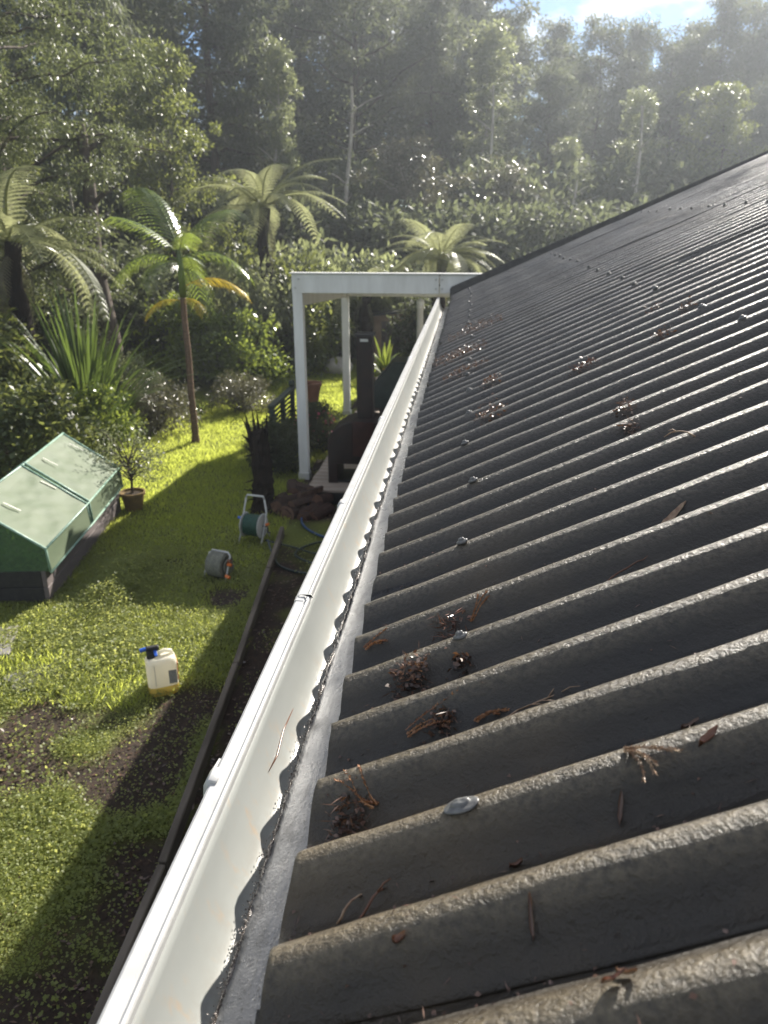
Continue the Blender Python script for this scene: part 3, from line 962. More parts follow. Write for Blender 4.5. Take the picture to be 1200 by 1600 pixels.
EZ, RZ, BZ = 0.50, 0.89, 0.30
XE, XR, XB = 0.03, -WID / 2, -WID - 0.03
HALF = LEN * 0.49
for k, (a, b_) in enumerate(((0.0, HALF), (HALF + 0.05, LEN))):
    film_panel('cover_panel', [(XR, a, RZ), (XE, a, EZ), (XE, b_, EZ), (XR, b_, RZ)], 26, 28, 0.05, 5 + k, 'cover', cf)
    film_panel('cover_panel', [(XB, a, EZ), (XR, a, RZ), (XR, b_, RZ), (XB, b_, EZ)], 10, 10, 0.05, 15 + k, 'cover', cf)
    film_panel('side_skirt', [(XE, a, EZ), (XE + 0.015, a, BZ), (XE + 0.015, b_, BZ), (XE, b_, EZ)], 6, 14, 0.02, 25 + k, 'cover', cf)
    film_panel('side_skirt', [(XB, a, BZ), (XB, a, EZ), (XB, b_, EZ), (XB, b_, BZ)], 6, 8, 0.02, 35 + k, 'cover', cf)
for yy in (0.002, LEN - 0.002):
    b = MB()
    b.add([(XB, yy, BZ), (XE, yy, BZ), (XE, yy, EZ), (XR, yy, RZ), (XB, yy, EZ), (XB, yy + 0.003, BZ), (XE, yy + 0.003, BZ), (XE, yy + 0.003, EZ), (XR, yy + 0.003, RZ), (XB, yy + 0.003, EZ)],
          [(0, 1, 2, 3, 4), (9, 8, 7, 6, 5), (0, 5, 6, 1), (1, 6, 7, 2), (2, 7, 8, 3), (3, 8, 9, 4), (4, 9, 5, 0)])
    b.build('end_panel', M['cover_end'], cf)
for yy in (0.0, HALF - 0.012, HALF + 0.06, LEN):
    MB().tube([(XB, yy, BZ), (XB, yy, EZ), (XR, yy, RZ + 0.006), (XE, yy, EZ + 0.006), (XE + 0.012, yy, BZ)], 0.011, 7).build('hoop_trim', M['trim_green'], cf, smooth=True)
for (x_, z_) in ((XR, RZ + 0.006), (XE, EZ + 0.004), (XE + 0.02, BZ)):
    MB().tube([(x_, -0.01, z_), (x_, HALF, z_ - 0.012), (x_, LEN + 0.01, z_)], 0.010, 7).build('edge_trim', M['trim_green'], cf, smooth=True)
for (yy, u) in ((0.30, 0.25), (HALF + 0.35, 0.12), (HALF - 0.1, 0.35), (LEN - 0.15, 0.2)):
    p0 = Vector((XR + (XE - XR) * u, yy, RZ + (EZ - RZ) * u + 0.012))
    p1 = p0 + Vector(((XE - XR) * 0.22, 0.03, (EZ - RZ) * 0.22))
    MB().bar(p0, p1, 0.014, 0.004).build('tie_strap', M['label_white'], cf)
MB().box((0.003, 0.16, 0.23), (0.006, 0.03, 0.10)).build('corner_plate', M['dark_trim'], cf)

# ------------------------------------------------------------------ tree building
def tube_path(mb_, P, r0, r1, n=6):
    mb_.tube(P, [r0 + (r1 - r0) * i_ / (len(P) - 1) for i_ in range(len(P))], n, cap=False)


def make_tree(seed, h, rad, prof, start, nl, nclump, crad, nleaf, L, W, droop=0.2, rise=0.3, flat=0.7, trunk_r=None, lean=0.02, mid=0.45, wob=0.15):
    """trunk mesh and leaf mesh for one tree of height h; prof(t) gives the relative spread at height t"""
    r_ = random.Random(seed)
    rng_ = np.random.default_rng(seed)
    mb_ = MB()
    tr = trunk_r or h * 0.013
    K = 10
    ph1, ph2 = r_.uniform(0, 6), r_.uniform(0, 6)
    T = [Vector((lean * h * (k / K) + wob * math.sin(k * 0.9 + ph1) * k / K, wob * math.sin(k * 0.7 + ph2) * k / K, h * 0.97 * k / K)) for k in range(K + 1)]
    mb_.tube(T, [tr * (1.35 if k == 0 else 1 - 0.9 * (k / K)) for k in range(K + 1)], 9, cap=False)
    C, CR = [], []
    for i_ in range(nl):
        t = start + (1 - start) * ((i_ + r_.random()) / nl)
        f = t * K
        k = min(int(f), K - 1)
        base = T[k].lerp(T[k + 1], min(1.0, f - k))
        az = i_ * 2.399 + r_.uniform(-0.5, 0.5)
        ln = rad * prof(t) * r_.uniform(0.5, 1.2)
        up_ = rise * r_.uniform(0.5, 1.4)
        d = Vector((math.cos(az), math.sin(az), up_)).normalized()
        pts = [base]
        for s in range(1, 6):
            u = s / 5
            p = base + d * ln * u + Vector((0, 0, -droop * ln * u * u)) + Vector((r_.uniform(-1, 1), r_.uniform(-1, 1), r_.uniform(-1, 1))) * 0.05 * ln
            pts.append(p)
        tube_path(mb_, pts, tr * 0.34 * (1.15 - t) + 0.01, 0.006, 4)
        for c in range(nclump):
            u = r_.uniform(0.30, 1.05)
            q = u * 5
            k2_ = min(int(q), 4)
            p = pts[k2_].lerp(pts[k2_ + 1], q - k2_)
            s = crad * r_.uniform(0.6, 1.35)
            p = p + Vector((r_.gauss(0, 1), r_.gauss(0, 1), r_.gauss(0, 0.6))) * crad * 0.7
            C.append(p); CR.append(s)
    C = np.array([tuple(c) for c in C]); CR = np.array(CR)
    idx = np.repeat(np.arange(len(C)), nleaf)
    n_ = len(idx)
    off = runit(rng_, n_) * (rng_.random(n_)[:, None] ** 0.55)
    off[:, 2] *= flat
    P_ = C[idx] + off * CR[idx][:, None]
    D_ = off * 0.9 + runit(rng_, n_) * 0.7
    D_[:, 2] -= droop * 1.2
    N_ = runit(rng_, n_) * 0.8; N_[:, 2] += 0.8
    s_ = rng_.uniform(0.7, 1.35, n_)
    V_, Q_ = leaves(P_, D_, N_, L * s_, W * s_, mid, 0.12)
    return mb_.mesh('trunk', smooth=True), mesh_np('crown', V_, Q_)


def tree_proto(key, leaf, bark, *a, **k):
    t_, c_ = make_tree(*a, **k)
    t_.materials.append(M[bark]); c_.materials.append(M[leaf])
    PROTO[key] = (t_, c_, a[1])


PROTO = {}
cone = lambda t: max(0.08, 1.05 - t) ** 0.7
rnd = lambda t: math.sin(math.pi * min(1, 0.12 + 0.80 * t)) ** 0.7
colm = lambda t: 0.35 + 0.65 * math.sin(math.pi * min(1, 0.15 + 0.8 * t))
tree_proto('totara', 'leaf_totara', 'bark', 1, 10.0, 2.6, rnd, 0.10, 80, 11, 0.30, 135, 0.075, 0.022, droop=0.2, rise=0.35)
tree_proto('podocarp', 'leaf_forest', 'bark', 2, 13.0, 2.8, cone, 0.18, 46, 6, 0.40, 110, 0.15, 0.05, droop=0.45, rise=0.25, flat=0.8)
tree_proto('kanuka', 'leaf_forest', 'bark', 3, 12.0, 2.7, rnd, 0.30, 36, 6, 0.46, 120, 0.14, 0.055, droop=0.1, rise=0.7, flat=0.6)
tree_proto('broadleaf', 'leaf_glossy', 'bark', 4, 9.0, 2.3, rnd, 0.15, 42, 6, 0.38, 80, 0.13, 0.065, droop=0.15, rise=0.45, flat=0.6)
tree_proto('pittosporum', 'leaf_silver', 'bark_pale', 5, 10.0, 1.5, colm, 0.15, 44, 5, 0.32, 75, 0.13, 0.065, droop=0.1, rise=0.8)
tree_proto('rimu', 'leaf_forest', 'bark', 6, 12.0, 2.6, cone, 0.10, 50, 7, 0.42, 75, 0.22, 0.045, droop=1.0, rise=0.15, flat=1.2)
tree_proto('scrub', 'leaf_dull', 'bark_pale', 7, 5.0, 1.5, rnd, 0.2, 30, 6, 0.30, 55, 0.10, 0.035, droop=0.1, rise=0.8)


def plant_tree(key, x, y, h, rz, label, group=None, name='forest_tree', wid=1.0, cat='tree'):
    t_, c_, h0 = PROTO[key]
    e = empty(name, (x, y, -0.05), rz, label=label, cat=cat, group=group)
    s = h / h0
    e.scale = (s * wid, s * wid, s)
    ob('trunk', t_, e)
    ob('crown', c_, e)
    return e


# near left
plant_tree('totara', -7.55, 12.7, 9.2, 0.3, 'big olive green conifer filling the top left corner', name='conifer_tree', wid=1.0)
plant_tree('totara', -10.2, 10.8, 7.6, 2.1, 'olive conifer at the far left edge behind the tree fern', name='conifer_tree')
plant_tree('rimu', -8.6, 18.5, 11.5, 1.0, 'tall dark weeping conifer behind the palm', name='weeping_conifer', wid=0.85)
plant_tree('broadleaf', -6.7, 17.8, 6.6, 0.4, 'glossy yellow green broadleaf tree right of the weeping conifer', name='broadleaf_tree', wid=0.8)
plant_tree('broadleaf', -9.8, 16.2, 5.5, 1.9, 'glossy broadleaf tree under the big olive conifer', name='broadleaf_tree')
plant_tree('podocarp', -7.6, 24, 14.0, 0.8, 'tall dark tree behind the yellow green broadleaf tree', name='forest_tree')
plant_tree('pittosporum', -5.2, 22.5, 7.6, 0.0, 'pale barked slender tree left of the patio cover', name='slender_tree', wid=0.7)
# sparkling columns in the middle of the forest
plant_tree('pittosporum', 0.5, 30, 9.4, 2.2, 'tall silver leaved column tree above the centre tree fern', name='column_tree', wid=1.1)
plant_tree('pittosporum', 5.6, 30, 7.4, 0.7, 'bright silver leaved column tree right of centre against the forest', name='column_tree', wid=0.9)
plant_tree('pittosporum', 3.2, 29, 5.8, 1.7, 'short silver leaved tree between the two taller column trees', name='column_tree', wid=1.0)
plant_tree('broadleaf', 8.6, 31, 7.6, 0.5, 'glossy tree with bright sky gaps behind the roof on the right', name='broadleaf_tree', wid=1.0)
plant_tree('scrub', -2.0, 24, 5.2, 0.5, 'thin brownish scrub tree just behind the patio cover', name='scrub_tree', wid=1.2)
plant_tree('scrub', 1.2, 25, 4.6, 1.5, 'brownish scrub tree behind the centre tree fern', name='scrub_tree', wid=1.2)
# forest wall
rr = random.Random(77)
FW = 'tall dark backlit tree in the forest wall behind the garden'
FG = 'trees of the forest wall'
back = [(-26, 40, 16), (-21, 38, 16.5), (-17, 41, 17), (-13.5, 37, 16.5), (-10, 40, 17), (-7, 37, 15.5), (-4, 40, 15), (-1.9, 38, 13.2), (-0.2, 40, 13.8), (1.4, 38, 12.0), (3.4, 40, 11.8),
        (4.9, 38, 11.0), (6.7, 40.5, 11.6), (7.7, 38, 10.2), (9.2, 41, 11.7), (10.2, 38, 12.0), (11.9, 40, 12.0), (13.2, 38, 11.4), (15, 41, 12.2), (17.5, 40, 11.4), (20, 42, 11.6), (23, 41, 11.5), (26, 43, 12),
        (-24, 30, 14), (-19, 28, 13.5), (-15, 26, 13), (-12, 29, 14), (-10.5, 23, 12), (-4.6, 30, 12.5), (-1.6, 31, 10.5), (0.2, 33, 9.4), (2.6, 34, 8.6), (5.6, 34.5, 7.6), (8.4, 35, 8.0), (11.0, 34, 7.8), (13.4, 35, 8.4), (16.2, 34, 8.8), (19.5, 35, 9.4),
        (-14.5, 18, 9.5), (-17, 22, 11), (-12, 46, 16.5), (-9, 48, 16.5), (-6, 46, 16), (-3.4, 47, 15.5), (-1, 46, 14.5), (1.6, 47, 12.6), (4.2, 46, 11.2), (6, 47, 11.0), (8.5, 46, 10.4), (11, 47, 11.6), (14, 47, 12.0), (17, 47, 12.2)]
SKYLINE = {9: 'skyline tree at the left end of the sky gap', 10: 'second skyline tree from the left end of the sky gap', 11: 'third skyline tree below the open sky', 12: 'fourth skyline tree below the open sky',
           13: 'lowest skyline tree, in the dip below the clouds', 14: 'skyline tree just right of the lowest dip', 15: 'tall skyline tree at the right of the open sky', 16: 'skyline tree near the right picture edge', 17: 'rightmost skyline tree above the roof verge'}
for i, (x, y, h) in enumerate(back):
    key = ('podocarp', 'kanuka', 'rimu', 'kanuka', 'podocarp')[i % 5]
    plant_tree(key, x + rr.uniform(-0.5, 0.5), y + rr.uniform(-0.8, 0.8), h * rr.uniform(0.97, 1.04) * (1.05 if x < 1 else 1.015), rr.uniform(0, 6.28), SKYLINE.get(i, FW), FG, wid=rr.uniform(0.9, 1.2))


# leafy shrub prototypes
def shrub_mesh(seed, rx, rz, ncl, crad, nleaf, L, W, droop=0.1):
    r_ = random.Random(seed); rng_ = np.random.default_rng(seed)
    mb_ = MB()
    C = []
    for i_ in range(ncl):
        az = r_.uniform(0, 6.283); t = r_.random() ** 0.6
        zz = rz * r_.uniform(0.12, 1.0)
        rr_ = rx * t * math.sqrt(max(0.08, 1 - ((zz / rz - 0.45) / 0.62) ** 2))
        c = Vector((rr_ * math.cos(az), rr_ * math.sin(az), zz))
        C.append(tuple(c))
        if i_ % 3 == 0:
            mb_.tube([(0.06 * math.cos(az), 0.06 * math.sin(az), -0.02), (c.x * 0.5, c.y * 0.5, c.z * 0.6), tuple(c)], [0.018, 0.011, 0.004], 5, cap=False)
    C = np.array(C)
    idx = np.repeat(np.arange(ncl), nleaf); n_ = len(idx)
    off = runit(rng_, n_) * (rng_.random(n_)[:, None] ** 0.5)
    P_ = C[idx] + off * crad * rng_.uniform(0.6, 1.3, ncl)[idx][:, None]
    P_[:, 2] = np.abs(P_[:, 2])
    D_ = off + runit(rng_, n_) * 0.6; D_[:, 2] -= droop
    N_ = runit(rng_, n_) * 0.7; N_[:, 2] += 0.8
    s_ = rng_.uniform(0.7, 1.3, n_)
    V_, Q_ = leaves(P_, D_, N_, L * s_, W * s_, 0.5, 0.12)
    return mb_.mesh('stems', smooth=True), mesh_np('foliage', V_, Q_)


def shrub_proto(key, leaf, *a, **k):
    s_, f_ = shrub_mesh(*a, **k)
    s_.materials.append(M['bark']); f_.materials.append(M[leaf])
    PROTO[key] = (s_, f_)


shrub_proto('sh_glossy', 'leaf_glossy', 21, 0.75, 1.25, 90, 0.20, 70, 0.085, 0.042)
shrub_proto('sh_silver', 'leaf_silver', 22, 0.75, 1.0, 90, 0.20, 70, 0.075, 0.036)
shrub_proto('sh_lime', 'leaf_lime', 23, 0.8, 1.2, 90, 0.20, 70, 0.075, 0.04)
shrub_proto('sh_dull', 'leaf_dull', 24, 0.8, 0.8, 90, 0.18, 60, 0.085, 0.022, droop=0.4)
shrub_proto('sh_dark', 'leaf_forest', 25, 1.1, 1.7, 120, 0.28, 70, 0.12, 0.05)


def plant_shrub(key, x, y, s, rz, label, group=None, name='shrub', sz=None, z=0.0):
    a, b_ = PROTO[key]
    e = empty(name, (x, y, z), rz, label=label, cat='shrub', group=group)
    e.scale = (s, s, sz or s)
    ob('stems', a, e); ob('foliage', b_, e)
    return e


plant_shrub('sh_glossy', -5.05, 8.3, 0.95, 0.0, 'glossy green shrub behind the cold frame, left of the potted shrub')
plant_shrub('sh_lime', -4.9, 9.35, 0.8, 1.2, 'light green shrub at the foot of the flax clump')
plant_shrub('sh_glossy', -6.4, 8.6, 1.1, 2.0, 'dark glossy shrub at the left edge above the cold frame')
plant_shrub('sh_dull', -6.1, 7.4, 0.9, 3.0, 'straggly dull shrub at the left edge beside the cold frame')
plant_shrub('sh_dull', -4.75, 11.2, 0.85, 0.5, 'low grey green shrub left of the palm trunk')
plant_shrub('sh_dull', -3.75, 12.6, 0.7, 2.4, 'low dull shrub right of the palm trunk')
plant_shrub('sh_silver', -5.6, 12.0, 0.9, 1.4, 'silvery shrub between the flax clump and the palm')
plant_shrub('sh_lime', -4.3, 14.4, 1.15, 0.2, 'lime green rounded shrub behind the palm on the right')
plant_shrub('sh_lime', -5.5, 14.8, 1.3, 3.2, 'lime green shrub behind the palm on the left')
plant_shrub('sh_silver', -3.55, 17.9, 2.0, 0.9, 'big silvery shrub left of the white front post', sz=2.3)
plant_shrub('sh_silver', -2.3, 18.8, 1.8, 2.0, 'big silvery shrub seen between the two white posts', sz=2.1)
plant_shrub('sh_glossy', -5.4, 18.0, 1.9, 4.0, 'tall glossy shrub behind the lime green shrubs')
plant_shrub('sh_dark', -0.7, 17.2, 0.9, 4.0, 'dark shrub behind the deck beside the gutter end')
plant_shrub('sh_lime', 9.6, 24, 1.9, 2.0, 'lime leaved shrub showing over the roof verge')
plant_shrub('sh_glossy', -6.75, 9.75, 1.35, 1.1, 'tall glossy shrub under the left edge tree fern', sz=1.5)
plant_shrub('sh_silver', -4.55, 15.2, 1.35, 2.7, 'silvery shrub around the trunk of the tall tree fern', sz=2.1)
plant_shrub('sh_glossy', -3.6, 16.4, 1.4, 3.7, 'glossy shrub right of the tall tree fern', sz=1.7)
ug = 'dark undergrowth shrub at the foot of the forest'
for i, (x, y, s) in enumerate([(-13, 16, 1.6), (-11.2, 13.8, 1.3), (-9.2, 14.8, 1.3), (-8.0, 12.4, 1.0), (-7.2, 15.6, 1.4), (-8.6, 10.4, 0.9), (-12, 20, 2.0), (-9.2, 20.5, 2.2), (-6.8, 20.8, 2.0), (-4.8, 21.5, 2.0), (-2.6, 22, 1.9), (-0.3, 21.6, 1.9), (1.8, 22.5, 1.9),
                              (4.2, 23.5, 1.9), (6.6, 25, 2.1), (9.2, 27, 2.2), (12, 28, 2.3), (15, 29, 2.4), (18, 30, 2.5), (21.5, 31, 2.6), (-3.5, 26, 2.6), (0.5, 27, 2.6), (3.5, 28, 2.6), (6.5, 30, 2.8), (-7.5, 26, 2.8), (-11, 27, 2.8), (-16, 24, 2.8)]):
    plant_shrub('sh_dark', x, y, s, i * 1.7, ug, 'undergrowth at the forest foot')

# thin pale trunks standing in front of the forest
for (x0, y0, x1, y1, h, r_, lab) in ((-3.5, 22, -3.2, 22.2, 6.4, 0.075, 'thin pale straight trunk left of the centre tree fern'), (2.1, 22, 2.75, 22.5, 4.2, 0.06, 'thin pale leaning trunk right of the centre tree fern'),
                                   (-5.9, 24, -5.6, 24.2, 7.5, 0.08, 'pale trunk far left of the thin straight trunk, deep in the forest'), (0.6, 26, 0.5, 26.2, 7.0, 0.07, 'pale upright trunk in the forest above the patio beam'), (5.4, 27, 5.1, 27.2, 6.5, 0.07, 'pale trunk in the forest just above the roof verge'),
                                   (-6.35, 13.4, -6.5, 13.5, 4.6, 0.17, 'thick dark trunk behind the flax clump'), (-6.85, 13.6, -6.95, 13.7, 4.0, 0.04, 'thin pale stem left of the thick dark trunk')):
    e = empty('bare_tree', (x0, y0, -0.05), label=lab, cat='tree')
    dx, dy = x1 - x0, y1 - y0
    mb = MB()
    P = [(dx * t + 0.05 * math.sin(t * 9), dy * t, h * t) for t in np.linspace(0, 1, 12)]
    mb.tube(P, [r_ * (1.2 - 0.7 * t) for t in np.linspace(0, 1, 12)], 8, cap=False)
    rr2 = random.Random(int(h * 10))
    for k in range(9):
        t = rr2.uniform(0.45, 1.0); p = Vector(P[min(11, int(t * 11))]); a = rr2.uniform(0, 6.28); ln = rr2.uniform(0.3, 0.8)
        mb.tube([p, p + Vector((math.cos(a) * ln * 0.5, math.sin(a) * ln * 0.5, ln * 0.3)), p + Vector((math.cos(a) * ln, math.sin(a) * ln, ln * 0.5))], [r_ * 0.3, r_ * 0.2, 0.005], 5, cap=False)
    mb.build('trunk', M['bark' if r_ > 0.1 else 'bark_pale'], e, smooth=True)
    rng = np.random.default_rng(int(h * 100))
    n = 420
    tt = rng.uniform(0.5, 1.05, n)
    P_ = np.array([P[min(11, int(q * 11))] for q in tt]) + runit(rng, n) * rng.random((n, 1)) * np.array([[1.0, 1.0, 0.5]])
    V, Q = leaves(P_, runit(rng, n), runit(rng, n) + np.array([[0, 0, 0.8]]), 0.09, 0.035)
    ob('crown', mesh_np('crown', V, Q), e, M['leaf_forest'])


# ------------------------------------------------------------------ fern and palm fronds
def frond_mesh(seed, length, width, npin, droop, plw, sag=0.35, mode='fern'):
    """arched rachis along +x with leaflets both sides; root at the origin"""
    rng_ = np.random.default_rng(seed)
    N_ = 22
    t = np.linspace(0, 1, N_)
    X = length * (t - 0.12 * droop * t ** 2.5)
    Z = length * (0.42 * t - droop * t ** 2.2)
    mb_ = MB()
    mb_.tube([(float(a), 0, float(b)) for a, b in zip(X, Z)], [0.016 * (1 - 0.85 * s) * length / 1.6 for s in t], 5, cap=False)
    Vs, Qs, b0 = [], [], 0
    for side in (-1, 1):
        for k in range(npin):
            u = 0.10 + 0.9 * (k + 0.5) / npin
            x = np.interp(u, t, X); z = np.interp(u, t, Z)
            x2 = np.interp(min(1, u + 0.03), t, X); z2 = np.interp(min(1, u + 0.03), t, Z)
            tx, tz = (x2 - x), (z2 - z)
            tl = math.hypot(tx, tz) + 1e-6
            tx, tz = tx / tl, tz / tl
            if mode == 'fern':
                w = width * (math.sin(math.pi * (0.10 + 0.86 * u)) ** 0.75) * rng_.uniform(0.9, 1.08)
            else:
                w = width * (0.55 + 0.45 * math.sin(math.pi * min(1, 0.2 + 0.75 * u))) * rng_.uniform(0.88, 1.05)
            fw = 0.35 if mode == 'fern' else 0.75
            segs = 7 if mode == 'fern' else 4
            if mode == 'fern':
                # pinna: midrib carrying small paired pinnules
                for s in range(segs * 2):
                    v = (s + 0.5) / (segs * 2)
                    px_ = x + tx * fw * w * v; py_ = side * w * v; pz_ = z + tz * fw * w * v - sag * w * v * v
                    pl = plw * (1.05 - v) ** 0.6
                    for s2 in (-1, 1):
                        tipv = np.array([px_ + s2 * tx * pl + 0.3 * pl * fw, py_ + side * pl * 0.45, pz_ + s2 * tz * pl - 0.25 * pl])
                        e1 = np.array([px_, py_, pz_]); d = w / (segs * 2) * 0.62
                        e0 = e1 - np.array([tx * fw, side, 0]) * d; e2 = e1 + np.array([tx * fw, side, 0]) * d
                        Vs += [e0, e2, tipv]; Qs.append((b0, b0 + 1, b0 + 2)); b0 += 3
            else:
                hw = plw * 0.5
                rows = []
                for s in range(segs + 1):
                    v = s / segs
                    c = np.array([x + tx * fw * w * v, side * w * v * 0.85, z + tz * fw * w * v + 0.12 * w * v - sag * w * v * v])
                    ww = hw * (1 - v ** 2.2) + 0.001
                    rows.append((c + np.array([tx, 0, tz]) * ww, c - np.array([tx, 0, tz]) * ww))
                for s in range(segs):
                    Vs += [rows[s][0], rows[s + 1][0], rows[s + 1][1], rows[s][1]]
                    Qs.append((b0, b0 + 1, b0 + 2, b0 + 3)); b0 += 4
    mb_.add([tuple(p) for p in Vs], Qs)
    me_ = bpy.data.meshes.new('frond')
    me_.from_pydata(mb_.v, [], mb_.f)
    return me_


fern_fronds = [frond_mesh(s, 1.7, 0.25, 25, d, 0.040) for s, d in ((1, 0.50), (2, 0.72), (3, 0.95))]
for f in fern_fronds: f.materials.append(M['fern'])
palm_fronds = [frond_mesh(s, 1.5, 0.46, 21, d, 0.036, 0.75, 'palm') for s, d in ((4, 0.35), (5, 0.65), (6, 0.9))]
for f in palm_fronds: f.materials.append(M['palm'])
yel = palm_fronds[1].copy(); yel.materials.clear(); yel.materials.append(M['palm_yellow'])


DEAD = fern_fronds[2].copy()
DEAD.materials.clear()
DEAD.materials.append(M['leaf_dull'])


def tree_fern(x, y, top, scale, n, seed, label, name='tree_fern', trunk=True, tilt=0.0, lift=0.15):
    r_ = random.Random(seed)
    e = empty(name, (x, y, -0.05), label=label, cat='tree fern')
    if trunk:
        mb_ = MB()
        K = 14
        mb_.tube([(0.04 * math.sin(k), 0.03 * math.cos(k * 1.3), (top + 0.05) * k / K) for k in range(K + 1)], [0.13 * r_.uniform(0.8, 1.15) * (1.2 - 0.35 * k / K) for k in range(K + 1)], 11)
        mb_.build('trunk', M['fern_trunk'], e, smooth=True)
    for k in range(n):
        u = k / n
        f = ob('frond', fern_fronds[(0, 1, 1, 2)[k % 4]], e)
        f.location = (0, 0, top + 0.02 + 0.1 * (k % 3) / 3)
        s = scale * r_.uniform(0.85, 1.12)
        f.scale = (s, s, s)
        f.rotation_euler = (r_.uniform(-0.25, 0.25), -lift + r_.uniform(-0.32, 0.35) - (0.5 if k % 5 == 0 else 0), k * 2.399 + tilt + r_.uniform(-0.35, 0.35))
    for k in range(4):
        f = ob('dead_frond', DEAD, e)
        f['label'] = 'brown dead frond hanging against the trunk'
        f.location = (0, 0, top - 0.05)
        s = scale * r_.uniform(0.55, 0.8)
        f.scale = (s, s * 0.6, s)
        f.rotation_euler = (r_.uniform(-0.3, 0.3), 1.05 + r_.uniform(-0.15, 0.2), k * 1.7 + seed)
    return e


tree_fern(-0.50, 14.2, 2.40, 0.74, 36, 1, 'pale gold tree fern crown rising behind the white patio beam')
tree_fern(-4.05, 15.8, 3.3, 1.0, 22, 2, 'tall tree fern with long drooping fronds behind the palm')
tree_fern(-6.3, 10.6, 2.75, 1.05, 18, 3, 'tree fern at the left edge beside the flax clump', lift=0.0)
tree_fern(-7.6, 11.6, 3.35, 0.9, 15, 8, 'taller tree fern at the left edge under the big conifer')
tree_fern(-2.2, 17.0, 1.55, 0.85, 12, 4, 'low dark tree fern behind the patio cover')
tree_fern(9.0, 26, 3.3, 1.0, 12, 6, 'small fern whose tips show above the roof verge')

# slender palm on the lawn
pe = empty('palm_tree', (-3.87, 10.51, -0.03), label='slender palm on the lawn with green and yellow fronds', cat='palm')
mb = MB()
K = 26
mb.tube([(0.006 * math.sin(k * 0.5), 0, 2.12 * k / K) for k in range(K + 1)], [(0.075 if k == 0 else (0.058 if k < 2 else 0.05 - 0.012 * k / K)) * (1.06 if k % 2 else 1.0) for k in range(K + 1)], 10)
mb.build('trunk', M['palm_trunk'], pe, smooth=True)
mb = MB().tube([(0, 0, 2.08), (0.01, 0, 2.3), (0.0, 0, 2.62), (0, 0, 2.75)], [0.042, 0.05, 0.035, 0.015], 10)
mb.build('crownshaft', M['palm'], pe, smooth=True)
# (frond, azimuth deg, pitch up deg, scale, z)
for (i, az, up_, s, z) in ((0, 135, 58, 1.0, 2.66), (0, 60, 48, 0.85, 2.66), (1, 5, 24, 0.72, 2.58), (1, 182, 22, 0.72, 2.56), (1, 250, 18, 0.62, 2.52), (0, 300, 40, 0.6, 2.62),
                           (2, 95, 20, 0.8, 2.55), (2, 330, 5, 0.55, 2.45), (0, 215, 50, 0.7, 2.62)):
    f = ob('frond', palm_fronds[i], pe)
    f.location = (0, 0, z); f.scale = (s * 0.9, s * 0.9, s * 0.9)
    f.rotation_euler = (0, -R(up_ - 22), R(az))
for (az, up_, s, z) in ((205, 8, 0.36, 2.02), (15, 20, 0.58, 2.20), (330, 4, 0.3, 2.05)):
    f = ob('frond', yel, pe)
    f.location = (0, 0, z); f.scale = (s, s, s); f.rotation_euler = (0, -R(up_ - 10), R(az))
    f['label'] = 'yellowed hanging frond'

# flax clump of sword leaves
fx = empty('flax_clump', (-5.2, 10.0, 0), label='large clump of upright sword shaped flax leaves', cat='flax')
blades = []
for k in range(6):
    r_ = random.Random(40 + k)
    L_ = 1.0; bend = (0.05, 0.12, 0.22, 0.35, 0.55, 0.75)[k]
    vs_, fs_ = [], []
    for s in range(8):
        t = s / 7
        w = 0.019 * (1 - t ** 3) * (0.6 + 0.4 * min(1, t * 5))
        xx = bend * t ** 2.4; zz = t * (1 - 0.28 * bend * t * t)
        vs_ += [(xx, -w, zz), (xx - 0.008 * (1 - t), 0, zz), (xx, w, zz)]
    for s in range(7):
        a = s * 3
        fs_ += [(a, a + 1, a + 4, a + 3), (a + 1, a + 2, a + 5, a + 4)]
    b = bpy.data.meshes.new('blade'); b.from_pydata(vs_, [], fs_); b.materials.append(M['flax'])
    blades.append(b)
rr = random.Random(8)
for k in range(290):
    u = rr.random() ** 0.8
    o = ob('blade', blades[min(5, int(u * 6))], fx)
    az = rr.uniform(0, 6.283)
    o.location = (0.30 * u * math.cos(az), 0.30 * u * math.sin(az), -0.02)
    L_ = rr.uniform(1.2, 2.45) * (1 - 0.15 * u)
    o.scale = (L_ * 0.9, L_ * 0.8, L_)
    o.rotation_euler = (rr.uniform(-0.08, 0.08), 0.04 + 0.24 * u, az)

# bright small fern and yellow flowers in a pot bed beyond the barbecue
def rosette(name, x, y, z, n, L_, mat, seed, label, cat):
    e = empty(name, (x, y, z), label=label, cat=cat)
    r_ = random.Random(seed)
    for k in range(n):
        u = r_.random()
        o = ob('blade', RB[min(5, int(u * 6))], e)
        o.scale = (L_ * 1.2, L_ * 2.3, L_ * r_.uniform(0.7, 1.1)); o.rotation_euler = (0, 0.15 + 0.55 * u, k * 2.399)
    return e
RB = []
for b in blades:
    c = b.copy(); c.materials.clear(); c.materials.append(M['leaf_lime']); RB.append(c)
rosette('leafy_plant', -1.42, 13.6, 0.42, 36, 0.82, 'leaf_lime', 4, 'bright lime green strappy plant with yellow flowers beyond the fireplace', 'plant')
rosette('grass_tuft', -4.35, 12.2, 0.0, 24, 0.30, 'leaf_lime', 5, 'small bright grass tuft on the lawn right of the palm', 'plant')

